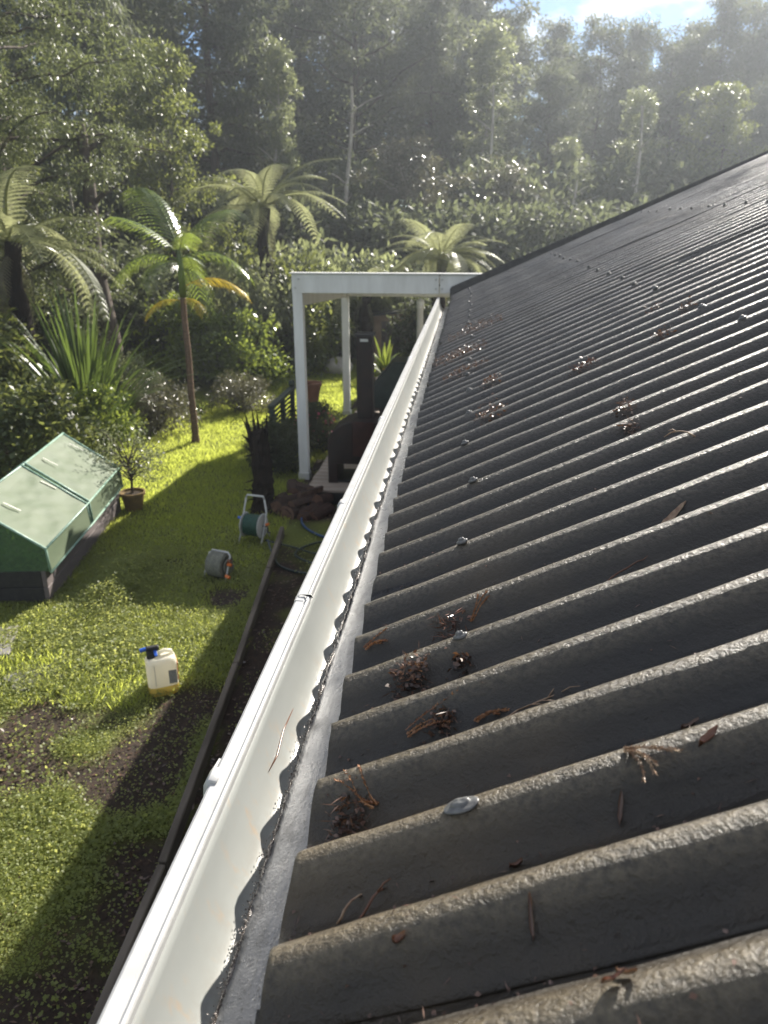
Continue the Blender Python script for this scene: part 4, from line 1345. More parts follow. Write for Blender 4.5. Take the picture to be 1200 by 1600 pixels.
# planter the lime plant stands in
pt = empty('planter_box', (-1.4, 13.6, 0), label='brown planter box holding the bright lime plant', cat='planter')
for zc in (0.1, 0.3):
    for (c, s) in (((0, -0.28, zc), (0.9, 0.03, 0.19)), ((0, 0.28, zc), (0.9, 0.03, 0.19)), ((-0.435, 0, zc), (0.03, 0.53, 0.19)), ((0.435, 0, zc), (0.03, 0.53, 0.19))):
        MB().box(c, s).build('plank', M['edging'], pt, bevel=0.003)
MB().box((0, 0, 0.2), (0.83, 0.5, 0.4)).build('soil', M['soil'], pt)
rng = np.random.default_rng(3)
n = 150
P = np.array([[-1.15, 13.3, 0.62]]) + rng.normal(size=(n, 3)) * np.array([[0.10, 0.06, 0.06]])
V, Q = leaves(P, runit(rng, n), runit(rng, n) + np.array([[0, 0, 1]]), 0.06, 0.05)
e = empty('flowering_plant', (-1.15, 13.35, 0.4), label='yellow flowering plant in the planter box', cat='plant')
under(ob('flowers', mesh_np('flowers', V, Q), e, M['flower_y']), e)
MB().tube([(0, 0, 0), (0.02, 0, 0.22)], 0.01, 5).build('stem', M['leaf_lime'], e)

# tan garden shed wall in the back
shd = empty('garden_shed', (-1.45, 18.0, 0), label='small tan shed with a sloping dark roof behind the lime plant', cat='shed')
MB().prism([(-0.85, 0), (0.85, 0), (0.85, 1.25), (-0.85, 1.05)], 'y', -0.5, 0.6).build('wall', M['tan_wall'], shd)
MB().bar((-0.95, 0.05, 1.08), (0.95, 0.05, 1.31), 1.35, 0.05).build('roof', M['dark_trim'], shd)
MB().box((-0.2, -0.515, 0.5), (0.5, 0.03, 0.95)).build('door', M['bed_timber'], shd, bevel=0.004)
# white vent pipe close to the house end
vp = empty('vent_pipe', (-0.57, 9.6, 0.17), label='white plastic vent pipe standing beside the far gutter end', cat='pipe')
MB().lathe([(0.04, 0.0), (0.04, 1.86), (0.048, 1.86), (0.048, 1.93), (0.044, 1.955), (0.02, 1.97)], 14).build('pipe', M['white_paint'], vp, smooth=True)
for zc in (0.5, 1.4):
    MB().lathe([(0.045, zc), (0.049, zc + 0.01), (0.049, zc + 0.03), (0.045, zc + 0.04)], 14).build('collar', M['grey_plastic'], vp)

# boulder on the back lawn
bm = bmesh.new()
bmesh.ops.create_icosphere(bm, subdivisions=4, radius=0.28)
for v in bm.verts:
    p = v.co
    k = 0.75 + 0.5 * float(fbm(p.x * 5 + 3, p.y * 5 + p.z * 4, 6))
    v.co = Vector((p.x * k * 1.1, p.y * k, p.z * k * 0.75))
for f in bm.faces: f.smooth = True
me = bpy.data.meshes.new('boulder'); bm.to_mesh(me); bm.free()
ob('boulder', me, None, M['stone'], (-2.72, 16.4, 0.12), label='pale grey boulder on the back lawn between the posts', cat='boulder')

# ------------------------------------------------------------------ slatted fence panel, flower bush, pot
fe = empty('slatted_fence', (-2.45, 10.1, 0), label='dark green slatted fence panel behind the white front post', cat='fence')
for yy in (-0.6, 0.0, 0.6):
    MB().box((0, yy, 0.39), (0.06, 0.06, 0.80)).build('post', M['slat'], fe, bevel=0.004)
MB().box((0, 0, 0.80), (0.085, 1.3, 0.035)).build('top_rail', M['slat'], fe, bevel=0.004)
sm = MB().box((0, 0, 0), (0.018, 1.24, 0.028)).mesh('slat', bevel=0.002)
sm.materials.append(M['slat'])
for k in range(11):
    ob('slat', sm, fe, loc=(-0.041, 0, 0.10 + k * 0.062))
MB().lathe([(0.02, 0), (0.045, 0.02), (0.05, 0.06), (0.03, 0.09), (0.005, 0.1)], 12, (0, 0.6, 0.815)).build('finial', M['slat'], fe, smooth=True)

fb = plant_shrub('sh_dark', -2.08, 10.35, 0.36, 0.7, 'small bush with pink flowers between the posts', name='flower_bush')
rng = np.random.default_rng(6)
n = 90
P = runit(rng, n) * np.array([[0.8, 0.8, 0.6]]) + np.array([[0, 0, 1.0]])
V, Q = leaves(P, runit(rng, n), runit(rng, n), 0.14, 0.12)
ob('flowers', mesh_np('flowers', V, Q), fb, M['flower'])
plant_shrub('sh_dark', -2.35, 9.35, 0.36, 2.7, 'small dark bush at the foot of the white front post')
tp = empty('terracotta_pot', (-2.35, 11.6, 0), label='orange terracotta pot on a stand behind the white front post', cat='pot')
MB().lathe([(0.10, 0.42), (0.15, 0.66), (0.165, 0.66), (0.165, 0.71), (0.14, 0.71), (0.12, 0.62)], 18).build('pot', M['terracotta'], tp, smooth=False)
MB().lathe([(0.13, 0), (0.11, 0.02), (0.08, 0.40), (0.11, 0.42)], 14).build('stand', M['black'], tp)

# ------------------------------------------------------------------ dead tree-fern stump
st = empty('dead_stump', (-2.17, 7.77, 0), label='dark ragged dead tree fern stump with splintered top on the lawn', cat='stump')
rr = random.Random(14)
K = 16
NS = 14
vs_, fs_ = [], []
for k in range(K + 1):
    t = k / K
    for s in range(NS):
        a = 2 * math.pi * s / NS
        r_ = (0.125 - 0.035 * t) * (1 + 0.22 * rr.uniform(-1, 1)) * (1.35 if k == 0 else 1)
        zz = 0.82 * t + (0.16 * rr.uniform(-0.3, 1) if k == K else 0)
        vs_.append((r_ * math.cos(a) + 0.03 * math.sin(3 * t), r_ * math.sin(a), zz))
for k in range(K):
    for s in range(NS):
        s2 = (s + 1) % NS
        fs_.append((k * NS + s, k * NS + s2, (k + 1) * NS + s2, (k + 1) * NS + s))
fs_.append(tuple(K * NS + s for s in range(NS)))
MB().add(vs_, fs_).build('trunk', M['fern_trunk'], st)
for k in range(11):
    a = rr.uniform(0, 6.283); h = rr.uniform(0.12, 0.42)
    b = Vector((0.07 * math.cos(a), 0.07 * math.sin(a), 0.74))
    tip = b + Vector((math.cos(a) * rr.uniform(0.02, 0.16), math.sin(a) * rr.uniform(0, 0.08), h))
    MB().tube([b, b.lerp(tip, 0.5) + Vector((0.01, 0, 0.02)), tip], [0.028, 0.016, 0.003], 6).build('splinter', M['fern_trunk'], st)
for k in range(16):
    a = rr.uniform(0, 6.283); z = rr.uniform(0.15, 0.7)
    b = Vector((0.09 * math.cos(a), 0.09 * math.sin(a), z))
    tip = b + Vector((math.cos(a) * 0.10, math.sin(a) * 0.10, rr.uniform(-0.05, 0.09)))
    MB().tube([b, tip], [0.012, 0.003], 5).build('frond_stub', M['fern_trunk'], st)

# ------------------------------------------------------------------ firewood heap
logm = []
for k in range(3):
    r_ = random.Random(60 + k)
    n_ = 9
    ang0, ang1 = (0, 2.2) if k == 0 else ((0, 3.1) if k == 1 else (0, 6.28))
    prof_ = [(0, 0)] if k < 2 else []
    for s in range(n_):
        a = ang0 + (ang1 - ang0) * s / (n_ - 1 if k < 2 else n_)
        q = 0.075 * r_.uniform(0.88, 1.1)
        prof_.append((q * math.cos(a), q * math.sin(a)))
    me = MB().prism(prof_, 'x', -0.17, 0.17).mesh('log', bevel=0.003)
    me.materials.append(M['log']); me.materials.append(M['log_cut'])
    for p in me.polygons:
        c = p.center
        if abs(p.normal.x) > 0.8 or (k < 2 and math.hypot(c.y, c.z) < 0.06): p.material_index = 1
    logm.append(me)
rr = random.Random(19)
spots = []
for layer, (cnt, z) in enumerate(((9, 0.02), (6, 0.09), (3, 0.15))):
    for k in range(cnt):
        f = (k + 0.5) / cnt - 0.5
        spots.append((-1.77 + f * (0.62 - 0.12 * layer), 7.78 + rr.uniform(-0.10, 0.16) + 0.10 * layer, z + rr.uniform(0, 0.015)))
for k, (x, y, z) in enumerate(spots):
    lg = ob('firewood_log', logm[rr.randrange(3)], None, None, (x, y, z), (rr.uniform(-0.5, 0.5), rr.uniform(-0.18, 0.18), R(90) + rr.uniform(-0.9, 0.9)),
       label='split red brown firewood log in the heap beside the deck', cat='firewood', group='firewood heap')
    lg.scale = (0.85, 0.95, 0.95)

# ------------------------------------------------------------------ hose reels and hoses
def coil(rad, w, turns, tr, n=26, seed=0, layers=1):
    r_ = random.Random(seed)
    pts = []
    for L_ in range(layers):
        for k in range(turns * n):
            t = k / (turns * n)
            u = t if L_ % 2 == 0 else 1 - t
            a = 2 * math.pi * k / n
            q = rad + L_ * tr * 1.8 + r_.uniform(-0.002, 0.002)
            pts.append((-w / 2 + w * u, q * math.cos(a), q * math.sin(a)))
    return pts

hr = empty('hose_reel', (-2.03, 6.92, 0), R(-12), label='upright hose reel with white side discs and dark green hose', cat='hose reel')
hr.scale = (0.9, 0.9, 0.95)
Rx = Euler((0, R(90), 0)).to_matrix()
for sx in (-1, 1):
    MB().lathe([(0.03, -0.008), (0.125, -0.008), (0.135, 0), (0.125, 0.008), (0.03, 0.008)], 26, (sx * 0.105, 0, 0.19), Rx).build('side_disc', M['grey_plastic'], hr, smooth=False)
    MB().tube([(sx * 0.135, -0.11, 0.008), (sx * 0.135, 0.0, 0.19), (sx * 0.135, 0.06, 0.33), (sx * 0.11, 0.075, 0.46)], 0.011, 8).build('frame_leg', M['grey_plastic'], hr, smooth=True)
    MB().tube([(sx * 0.135, 0.13, 0.008), (sx * 0.135, 0.0, 0.19)], 0.010, 8).build('frame_leg', M['grey_plastic'], hr, smooth=True)
MB().tube([(-0.11, 0.075, 0.46), (-0.095, 0.08, 0.49), (0.095, 0.08, 0.49), (0.11, 0.075, 0.46)], 0.011, 8).build('handle', M['grey_plastic'], hr, smooth=True)
MB().tube(coil(0.075, 0.17, 12, 0.009, 22, 1, 3), 0.009, 6).build('hose', M['hose_green'], hr, smooth=True, loc=(0, 0, 0.19))
MB().tube([(0.115, 0, 0.19), (0.17, 0, 0.19), (0.17, 0, 0.13), (0.20, 0, 0.13)], 0.009, 7).build('crank', M['black'], hr)
MB().tube([(0.19, -0.02, 0.23), (0.155, 0, 0.21)], 0.015, 8).build('fitting', M['orange'], hr)
MB().tube([(-0.13, -0.02, 0.26), (-0.17, -0.03, 0.27)], 0.014, 8).build('fitting', M['blue'], hr)

h2 = empty('hose_reel', (-2.12, 6.08, 0), R(-16), label='squat faded grey hose reel with low arched handle', cat='hose reel')
h2.scale = (0.9, 0.9, 0.9)
MB().tube(coil(0.085, 0.17, 11, 0.010, 22, 4, 3), 0.010, 6).build('hose', M['hose_grey'], h2, smooth=True, loc=(0, 0, 0.14))
for sx in (-1, 1):
    MB().lathe([(0.02, -0.006), (0.07, -0.006), (0.075, 0), (0.07, 0.006), (0.02, 0.006)], 22, (sx * 0.098, 0, 0.14), Rx).build('side_disc', M['hose_grey'], h2)
MB().tube([(-0.125, -0.10, 0.01), (-0.12, 0.02, 0.24), (-0.09, 0.03, 0.272), (0.09, 0.03, 0.272), (0.12, 0.02, 0.24), (0.125, -0.10, 0.01)], 0.010, 8).build('handle', M['grey_plastic'], h2, smooth=True)
MB().tube([(0.12, -0.03, 0.17), (0.16, -0.035, 0.175)], 0.017, 8).build('fitting', M['orange'], h2)
MB().tube([(0.12, -0.08, 0.07), (0.17, -0.09, 0.06)], 0.017, 8).build('fitting', M['orange'], h2)
MB().tube([(0.12, -0.02, 0.20), (0.15, -0.02, 0.21)], 0.016, 8).build('fitting', M['terracotta'], h2)


def spline(pts, n=10):
    P = [Vector(p) for p in pts]
    P = [P[0] * 2 - P[1]] + P + [P[-1] * 2 - P[-2]]
    out = []
    for i_ in range(1, len(P) - 2):
        for k in range(n):
            t = k / n
            a, b, c, d = P[i_ - 1], P[i_], P[i_ + 1], P[i_ + 2]
            out.append(0.5 * ((2 * b) + (-a + c) * t + (2 * a - 5 * b + 4 * c - d) * t * t + (-a + 3 * b - 3 * c + d) * t ** 3))
    out.append(P[-2])
    return out


MB().tube(spline([(-1.45, 8.02, 0.14), (-1.63, 7.98, 0.10), (-1.70, 7.75, 0.03), (-1.64, 7.40, 0.02), (-1.42, 7.12, 0.02), (-1.15, 7.02, 0.02), (-0.85, 7.1, 0.02)]), 0.012, 8).build(
    'garden_hose', M['hose_blue'], None, smooth=True, label='blue garden hose looping down beside the firewood heap', cat='hose')
MB().tube(spline([(-1.85, 6.75, 0.10), (-1.75, 6.55, 0.03), (-1.62, 6.32, 0.02), (-1.35, 6.20, 0.02), (-1.05, 6.28, 0.02), (-0.85, 6.6, 0.02), (-1.05, 6.95, 0.02), (-1.4, 6.9, 0.025), (-1.55, 6.6, 0.03), (-1.3, 6.38, 0.035), (-1.0, 6.42, 0.035), (-0.8, 6.75, 0.03)]), 0.011, 8).build(
    'garden_hose', M['hose_dark'], None, smooth=True, label='dark green hose lying in loops by the edging board', cat='hose')
MB().tube(spline([(-1.9, 6.85, 0.05), (-1.6, 6.78, 0.02), (-1.35, 6.6, 0.045), (-1.2, 6.7, 0.045), (-1.0, 6.85, 0.04), (-0.7, 6.8, 0.02)]), 0.009, 8).build(
    'garden_hose', M['hose_dark'], None, smooth=True, label='thinner dark hose crossing the looped hose', cat='hose')

# ------------------------------------------------------------------ milky container with trigger cap
cn_ = empty('plastic_container', (-1.95, 4.28, 0), R(28), label='milky plastic container with amber liquid and black and blue trigger cap', cat='container')
def rsec(w, d, z, r=0.3, n=28, dx=0.0):
    out = []
    for k in range(n):
        a = 2 * math.pi * k / n
        c, s = math.cos(a), math.sin(a)
        e_ = 2.0 / 4.2
        out.append((dx + w / 2 * math.copysign(abs(c) ** e_, c), d / 2 * math.copysign(abs(s) ** e_, s), z))
    return out
def loft(secs, cap0=True, cap1=True):
    b = MB()
    n_ = len(secs[0])
    vs_ = [p for s in secs for p in s]
    fs_ = [(i_ * n_ + k, i_ * n_ + (k + 1) % n_, (i_ + 1) * n_ + (k + 1) % n_, (i_ + 1) * n_ + k) for i_ in range(len(secs) - 1) for k in range(n_)]
    if cap0: fs_.append(tuple(reversed(range(n_))))
    if cap1: fs_.append(tuple((len(secs) - 1) * n_ + k for k in range(n_)))
    return b.add(vs_, fs_)
Wc, Dc = 0.20, 0.15
loft([rsec(Wc * 0.80, Dc * 0.8, 0.0), rsec(Wc * 0.93, Dc * 0.92, 0.012), rsec(Wc, Dc, 0.04), rsec(Wc, Dc, 0.078)], True, False).build('liquid', M['can_liquid'], cn_, smooth=True)
loft([rsec(Wc, Dc, 0.078), rsec(Wc * 1.0, Dc, 0.20), rsec(Wc * 1.0, Dc, 0.235), rsec(Wc * 0.96, Dc * 0.95, 0.258), rsec(Wc * 0.82, Dc * 0.8, 0.275), rsec(Wc * 0.5, Dc * 0.5, 0.282)], False, True).build('body', M['can'], cn_, smooth=True)
MB().tube([(0.075, 0, 0.262), (0.07, 0, 0.300), (0.03, 0, 0.312), (-0.005, 0, 0.30), (-0.01, 0, 0.275)], 0.014, 9).build('handle', M['can'], cn_, smooth=True)
cap = MB().lathe([(0.030, 0.27), (0.032, 0.275), (0.032, 0.318), (0.022, 0.33), (0.015, 0.345)], 16, (-0.055, 0, 0)).build('cap', M['black'], cn_)
MB().box((-0.045, -0.01, 0.345), (0.085, 0.04, 0.035)).build('trigger_head', M['black'], cn_, bevel=0.008)
MB().tube([(-0.085, -0.01, 0.35), (-0.125, -0.012, 0.345)], 0.014, 8).build('nozzle', M['blue'], cn_)
MB().box((-0.03, -0.045, 0.325), (0.02, 0.05, 0.012), (0.5, 0, 0)).build('trigger', M['blue'], cn_, bevel=0.003)
lb = MB().box((0.1005, 0.0, 0.165), (0.003, 0.105, 0.13)).build('paper_label', M['orange'], cn_, bevel=0.001)
MB().box((0.1025, 0.008, 0.165), (0.002, 0.075, 0.108)).build('label_print', M['label_white'], lb)
MB().box((0.062, -0.0757, 0.145), (0.052, 0.003, 0.10)).build('side_label', M['label_grey'], cn_, bevel=0.001)
MB().box((-0.05, -0.0755, 0.17), (0.004, 0.004, 0.16)).build('sight_strip', M['grey_plastic'], cn_)

# ------------------------------------------------------------------ potted shrub
pp = empty('potted_shrub', (-3.62, 7.72, 0), label='small leaved shrub in an ochre pot behind the cold frame', cat='potted plant')
MB().lathe([(0.095, 0.0), (0.125, 0.17), (0.14, 0.17), (0.142, 0.205), (0.125, 0.205), (0.12, 0.18)], 22).build('pot', M['pot'], pp)
MB().lathe([(0.118, 0.175), (0.06, 0.185), (0.01, 0.187)], 18).build('soil', M['soil'], pp)
mb = MB()
rr = random.Random(2)
mb.tube([(0, 0, 0.17), (0.01, 0, 0.36), (-0.02, 0.01, 0.62)], [0.016, 0.012, 0.008], 7)
tips = []
for k in range(46):
    a = rr.uniform(0, 6.283); z = rr.uniform(0.36, 0.62); ln = rr.uniform(0.15, 0.42)
    tip = Vector((math.cos(a) * ln, math.sin(a) * ln, z + rr.uniform(-0.05, 0.38)))
    mb.tube([(0, 0, z - 0.05), (tip.x * 0.5, tip.y * 0.5, (z + tip.z) / 2 + 0.03), tuple(tip)], [0.006, 0.004, 0.002], 4, cap=False)
    tips.append(tuple(tip))
mb.build('stem', M['bark'], pp)
rng = np.random.default_rng(5)
T_ = np.array(tips)
idx = rng.integers(0, len(T_), 1500)
P = T_[idx] * rng.uniform(0.75, 1.0, (1500, 1)) + np.array([[0, 0, 0.05]]) + rng.normal(size=(1500, 3)) * 0.045
V, Q = leaves(P, runit(rng, 1500), runit(rng, 1500) * 0.7 + np.array([[0, 0, 0.8]]), rng.uniform(0.025, 0.045, 1500), rng.uniform(0.012, 0.022, 1500), 0.5, 0.1)
ob('foliage', mesh_np('foliage', V, Q), pp, M['leaf_silver'])

# ------------------------------------------------------------------ paver and weed mat
MB().box((0, 0, 0), (0.45, 0.45, 0.045)).build('concrete_paver', M['concrete'], None, bevel=0.006, loc=(-3.50, 4.68, 0.03), rot=(0, 0, R(20)), label='grey concrete paver at the left edge of the lawn', cat='paver')
vs_, fs_ = [], []
for i_ in range(25):
    for j_ in range(17):
        u, v = i_ / 24, j_ / 16
        w = 0.12 * (float(fbm(u * 5, 1.0, 3)) - 0.5)
        vs_.append((-0.34 + 0.68 * u + 0.1 * (float(fbm(v * 5, 7.0, 4)) - 0.5), -0.16 + 0.32 * v + w, 0.022 + 0.05 * float(fbm(u * 7, v * 5, 8)) * math.sin(math.pi * v)))
for i_ in range(24):
    for j_ in range(16):
        a = i_ * 17 + j_
        fs_.append((a, a + 17, a + 18, a + 1))
n_ = len(vs_)
vs_ += [(x_, y_, z_ - 0.003) for x_, y_, z_ in vs_]
fs_ += [tuple(i_ + n_ for i_ in reversed(f)) for f in fs_]
MB().add(vs_, fs_).build('weed_mat', M['weed_mat'], None, smooth=True, loc=(-2.80, 4.50, -0.012), rot=(0, 0, R(48)), label='crumpled grey weed mat half buried in the lawn', cat='sheet')

# ------------------------------------------------------------------ debris on the roof
def on_roof(x, y, off=0.002):
    return Vector((x, y, float(roof_z(x, y)) + off))


def drape(p, off=0.003):
    return (p[0], p[1], max(p[2], float(roof_z(p[0], p[1])) + off))


def twig(x, y, L_, az, seed, label, nb=3, r_=0.0022, lift=0.012, mat='twig', name='twig', cat='twig'):
    rr_ = random.Random(seed)
    mb_ = MB()
    c = on_roof(x, y, 0.004)
    d = Vector((math.cos(az), math.sin(az), math.cos(az) * SL * 0.8))
    pts = []
    for k in range(9):
        t = k / 8 - 0.5
        p = c + d * L_ * t + Vector((0, 0, lift * (1 - 4 * t * t))) + Vector((rr_.uniform(-1, 1), rr_.uniform(-1, 1), 0)) * L_ * 0.025
        pts.append(Vector(drape(p, r_)))
    mb_.tube(pts, [r_ * (1.1 - 0.07 * k) for k in range(9)], 6)
    for k in range(nb):
        b = pts[rr_.randrange(2, 8)]
        a2 = az + rr_.choice((-1, 1)) * rr_.uniform(0.4, 0.9)
        l2 = L_ * rr_.uniform(0.2, 0.45)
        e_ = b + Vector((math.cos(a2) * l2, math.sin(a2) * l2, math.cos(a2) * l2 * SL + rr_.uniform(0, 0.012)))
        m_ = b.lerp(e_, 0.5) + Vector((0, 0, 0.004))
        mb_.tube([b, drape(m_, r_), drape(e_, r_)], [r_ * 0.75, r_ * 0.6, r_ * 0.35], 5)
    o_ = mb_.build(name, M[mat], None, smooth=True, label=label, cat=cat)
    return o_


def spray(x, y, L_, az, seed, label, nb=4, mat='needle_orange'):
    """dead conifer spray: ribs covered in tiny overlapping scales"""
    rr_ = random.Random(seed); rng_ = np.random.default_rng(seed)
    ribs = []
    c = on_roof(x, y, 0.006)
    for k in range(nb):
        a = az + (k - (nb - 1) / 2) * rr_.uniform(0.25, 0.5)
        l2 = L_ * rr_.uniform(0.55, 1.0)
        P0 = c + Vector((rr_.uniform(-1, 1), rr_.uniform(-1, 1), 0)) * 0.006
        pts = []
        for s in range(8):
            t = s / 7
            p = P0 + Vector((math.cos(a), math.sin(a), math.cos(a) * SL)) * l2 * t + Vector((0, 0, 0.005 * math.sin(math.pi * t) + 0.002))
            p += Vector((-math.sin(a), math.cos(a), 0)) * 0.12 * l2 * math.sin(t * 2.4 + k)
            pts.append(Vector(drape(p, 0.003)))
        ribs.append(pts)
    mb_ = MB()
    for pts in ribs: mb_.tube(pts, [0.0013 * (1 - 0.08 * k) for k in range(8)], 5)
    Pq, Dq = [], []
    for pts in ribs:
        for s in range(26):
            t = s / 26 * 7
            k = min(6, int(t))
            p = pts[k].lerp(pts[k + 1], t - k); d = (pts[k + 1] - pts[k]).normalized()
            for q in range(4):
                v = Vector((rr_.gauss(0, 1), rr_.gauss(0, 1), rr_.gauss(0, 1))).normalized()
                Pq.append(tuple(p)); Dq.append(tuple(d * 0.9 + v * 0.6))
    V_, Q_ = leaves(np.array(Pq), np.array(Dq), runit(rng_, len(Pq)), 0.0055, 0.0018)
    mb_.add([tuple(v) for v in V_], [tuple(q) for q in Q_])
    me_ = bpy.data.meshes.new('needle_spray'); me_.from_pydata([tuple(v) for v in mb_.v], [], mb_.f)
    return ob('needle_spray', me_, None, M[mat], label=label, cat='dead foliage')


def clump(x, y, rad, n, seed, label, mat='litter', hgt=0.6, needles=0.5):
    rng_ = np.random.default_rng(seed)
    P_ = np.clip(rng_.normal(size=(n, 3)), -1.6, 1.6) * rad * 0.5
    P_[:, 0] += x; P_[:, 1] = P_[:, 1] * 0.8 + y
    z = roof_z(P_[:, 0], P_[:, 1])
    P_[:, 2] = z + 0.003 + np.abs(rng_.normal(size=n)) * rad * hgt * 0.6 * np.exp(-((P_[:, 0] - x) ** 2 + (P_[:, 1] - y) ** 2) / (rad * rad))
    D_ = runit(rng_, n); D_[:, 2] *= 0.35
    is_n = rng_.random(n) < needles
    L_ = np.where(is_n, rng_.uniform(0.012, 0.03, n), rng_.uniform(0.006, 0.015, n))
    W_ = np.where(is_n, 0.0018, L_ * 0.6)
    V_, Q_ = leaves(P_, D_, runit(rng_, n) + np.array([[0, 0, 0.5]]), L_, W_, 0.5, 0.25)
    return ob('leaf_clump', mesh_np('leaf_clump', V_, Q_), None, M[mat], label=label, cat='leaf litter')


clump(-0.070, 1.050, 0.034, 150, 31, 'frothy brown clump of dead leaf bits on the wave crest near the eave', needles=0.1, hgt=0.9)
clump(-0.131, 0.776, 0.030, 130, 32, 'dark wet clump of leaf litter near the eave beside the orange spray')
spray(-0.095, 0.786, 0.075, 2.6, 33, 'orange brown dead conifer spray in the valley near the eave', 4)
spray(0.183, 0.715, 0.07, -0.9, 34, 'tan forked conifer spray on the third near wave', 4, 'twig')
twig(0.116, 0.909, 0.115, 0.35, 35, 'pale forked twig lying across the wave right of centre', 6, 0.0013, lift=0.004)
clump(-0.007, 1.182, 0.035, 120, 36, 'reddish heap of dead needles in the valley by a screw', 'needle', 0.5, 0.9)
spray(0.028, 1.184, 0.06, 1.1, 37, 'upright red brown needle spray on the reddish heap', 3)
clump(0.010, 1.055, 0.016, 60, 38, 'small yellowish brown seed clump below the reddish heap', needles=0.0, hgt=1.0)
spray(-0.059, 0.912, 0.085, 0.3, 39, 'flat red brown spray lying along the valley near the eave', 3)
clump(-0.017, 0.919, 0.022, 80, 40, 'pale curled leaf bits at the end of the flat red spray', needles=0.2)
spray(0.034, 0.904, 0.05, 0.1, 41, 'short red brown spray left of the pale forked twig', 2)
twig(0.284, 1.191, 0.10, 0.45, 42, 'thin red brown needle stalk lying along a crest on the right', 0, 0.0014, mat='needle')
twig(-0.078, 0.636, 0.05, 1.0, 43, 'curled brown stem in the nearest valley by the eave', 1, 0.0017, mat='needle')
twig(-0.103, 0.638, 0.045, 0.9, 44, 'straight brown stick left of the curled stem', 0, 0.0016, mat='twig')
spray(-0.154, 1.186, 0.05, 0.4, 45, 'thin needle tuft at the sheet end near the gutter', 3)
clump(0.091, 2.535, 0.06, 170, 46, 'brown leaf clump in the valley below the farther screws', needles=0.3)
clump(0.106, 3.048, 0.045, 110, 47, 'dark leaf clump up roof of the lower brown clump', needles=0.3)
clump(0.397, 2.674, 0.05, 110, 48, 'reddish leaf clump far up the roof in the middle', 'needle', 0.5, 0.5)
clump(0.648, 2.671, 0.04, 90, 49, 'grey brown leaf clump right of the far reddish clump', needles=0.2)
clump(0.787, 2.956, 0.035, 60, 50, 'small dark leaf clump near the far right of the roof', needles=0.2)
clump(0.739, 3.200, 0.045, 70, 51, 'slim brown twig clump high on the right of the roof', 'needle', 0.5, 0.9)
clump(0.415, 2.023, 0.03, 60, 52, 'small dark leaf clump on a crest right of centre', needles=0.3)
clump(0.405, 1.871, 0.024, 50, 53, 'small leaf clump with a curled twig on a middle crest', needles=0.3)
twig(0.455, 1.637, 0.07, 2.3, 54, 'curled bare twig hanging over a crest on the right', 1, 0.002)
clump(-0.03, 4.15, 0.16, 700, 55, 'wide pinkish brown drift of litter at the far eave', hgt=0.25)
clump(0.05, 4.9, 0.20, 700, 56, 'wide brown drift of litter farther along the eave', hgt=0.25)
clump(0.0, 3.6, 0.12, 420, 57, 'loose litter patch at the eave before the wide drifts', hgt=0.25)
# bark strip, green leaf, orange leaves
def chip(x, y, L_, W_, az, mat, name, label, cat, seed):
    rr_ = random.Random(seed)
    L_, W_ = L_ * 0.7, W_ * 0.62
    vs__, fs__ = [], []
    for k in range(7):
        t = k / 6 - 0.5
        w = W_ * (1 - (2 * t) ** 4) * rr_.uniform(0.7, 1.1) * 0.5 + 0.0006
        for s in (-1, 0, 1):
            px_ = x + math.cos(az) * L_ * t - math.sin(az) * w * s
            py_ = y + math.sin(az) * L_ * t + math.cos(az) * w * s
            vs__.append((px_, py_, float(roof_z(px_, py_)) + 0.004 + 0.004 * abs(s) + 0.012 * abs(t) * rr_.uniform(0.2, 1)))
    for k in range(6):
        for s in range(2):
            a = k * 3 + s
            fs__.append((a, a + 3, a + 4, a + 1))
    n__ = len(vs__)
    vs__ += [(a, b, c - 0.0015) for a, b, c in vs__]
    fs__ += [tuple(q + n__ for q in reversed(f)) for f in fs__]
    return MB().add(vs__, fs__).build(name, M[mat], None, smooth=True, label=label, cat=cat)
chip(0.379, 1.333, 0.075, 0.015, 0.5, 'twig', 'bark_strip', 'pale tan bark strip on a crest at right', 'bark', 1)
chip(0.267, 0.704, 0.032, 0.010, 0.5, 'needle', 'fallen_leaf', 'small pink and green leaf on the right of a near crest', 'leaf', 2)
chip(0.273, 0.780, 0.03, 0.006, 0.3, 'litter', 'fallen_leaf', 'thin red brown leaf lying just above the pink and green leaf', 'leaf', 3)
chip(0.178, 0.667, 0.034, 0.006, 1.4, 'litter', 'fallen_leaf', 'narrow brown leaf on the dark face below the tan spray', 'leaf', 4)
chip(-0.044, 0.550, 0.018, 0.007, 0.2, 'needle', 'fallen_leaf', 'small orange leaf on the nearest dark face', 'leaf', 5)
chip(0.134, 0.460, 0.03, 0.007, 0.4, 'needle', 'fallen_leaf', 'orange brown leaf at the bottom edge of the roof', 'leaf', 6)
chip(0.146, 0.467, 0.025, 0.009, 2.4, 'litter', 'fallen_leaf', 'dark curled leaf beside the bottom orange leaf', 'leaf', 7)
chip(0.079, 0.547, 0.04, 0.005, 1.7, 'litter', 'fallen_leaf', 'long brown leaf hanging in the nearest valley at right', 'leaf', 8)
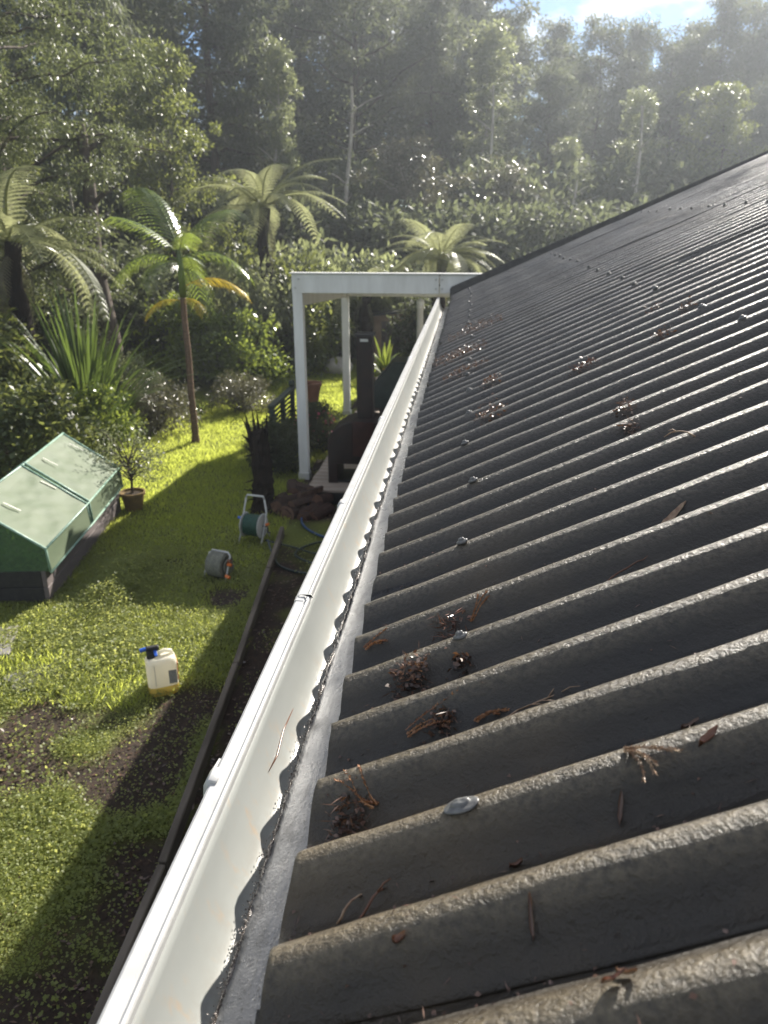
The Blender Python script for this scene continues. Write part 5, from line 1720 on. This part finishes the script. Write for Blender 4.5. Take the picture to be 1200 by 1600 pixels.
chip(0.072, 0.640, 0.02, 0.006, 0.2, 'needle', 'fallen_leaf', 'tiny orange leaf behind the big lead headed screw', 'leaf', 9)

# dry stalk lying in the gutter
mb = MB().tube([(-0.289, 0.985, 2.133), (-0.287, 1.03, 2.128), (-0.290, 1.09, 2.134), (-0.288, 1.16, 2.130)], [0.0006, 0.0018, 0.0016, 0.0005], 5)
mb.build('dry_stalk', M['needle'], None, smooth=True, label='thin red brown stalk lying inside the white gutter', cat='stalk')

# fine crumbs over the whole roof
rng = np.random.default_rng(70)
n = 11000
x = EAVE + 0.01 + 1.5 * rng.random(n) ** 1.6
y = 0.35 + 7.2 * rng.random(n) ** 1.5
v = np.abs(((y - PH - SKEW * x) / PITCH) % 1 - 0.5)
keep = rng.random(n) < 0.12 + 0.88 * (v < 0.20) * (fbm(x * 5, y * 3, 88) > 0.48)
x, y = x[keep], y[keep]; n = len(x)
P = np.stack([x, y, roof_z(x, y) + 0.003], 1)
D = runit(rng, n); D[:, 2] = D[:, 0] * SL * 0.5
N = runit(rng, n) * 0.5 + np.array([[-0.3, 0, 1]])
nd = rng.random(n) < 0.4
L = np.where(nd, rng.uniform(0.008, 0.02, n), rng.uniform(0.003, 0.008, n))
V, Q = leaves(P, D, N, L, np.where(nd, 0.0014, L * 0.7), 0.5, 0.3)
ob('roof_crumbs', mesh_np('roof_crumbs', V, Q), None, M['litter'], label='fine brown crumbs and needles sprinkled over the dark roof', cat='leaf litter', kind='stuff')

# ------------------------------------------------------------------ volume added to stand in for the lens flare veil
hz = bpy.data.materials.new('glare_veil')
hz.use_nodes = True
t = hz.node_tree
t.nodes.clear()
hv = t.nodes.new('ShaderNodeVolumePrincipled')
hv.inputs['Color'].default_value = (0.84, 0.91, 1.0, 1)
hv.inputs['Density'].default_value = 0.0020
hv.inputs['Anisotropy'].default_value = 0.6
hoo = t.nodes.new('ShaderNodeOutputMaterial')
t.links.new(hv.outputs[0], hoo.inputs['Volume'])
MB().box((4, 22, 9.5), (110, 70, 21)).build('glare', hz, None, kind='stuff', label='thin pale sunlit haze veil added over the garden and forest for lens flare', cat='glare')
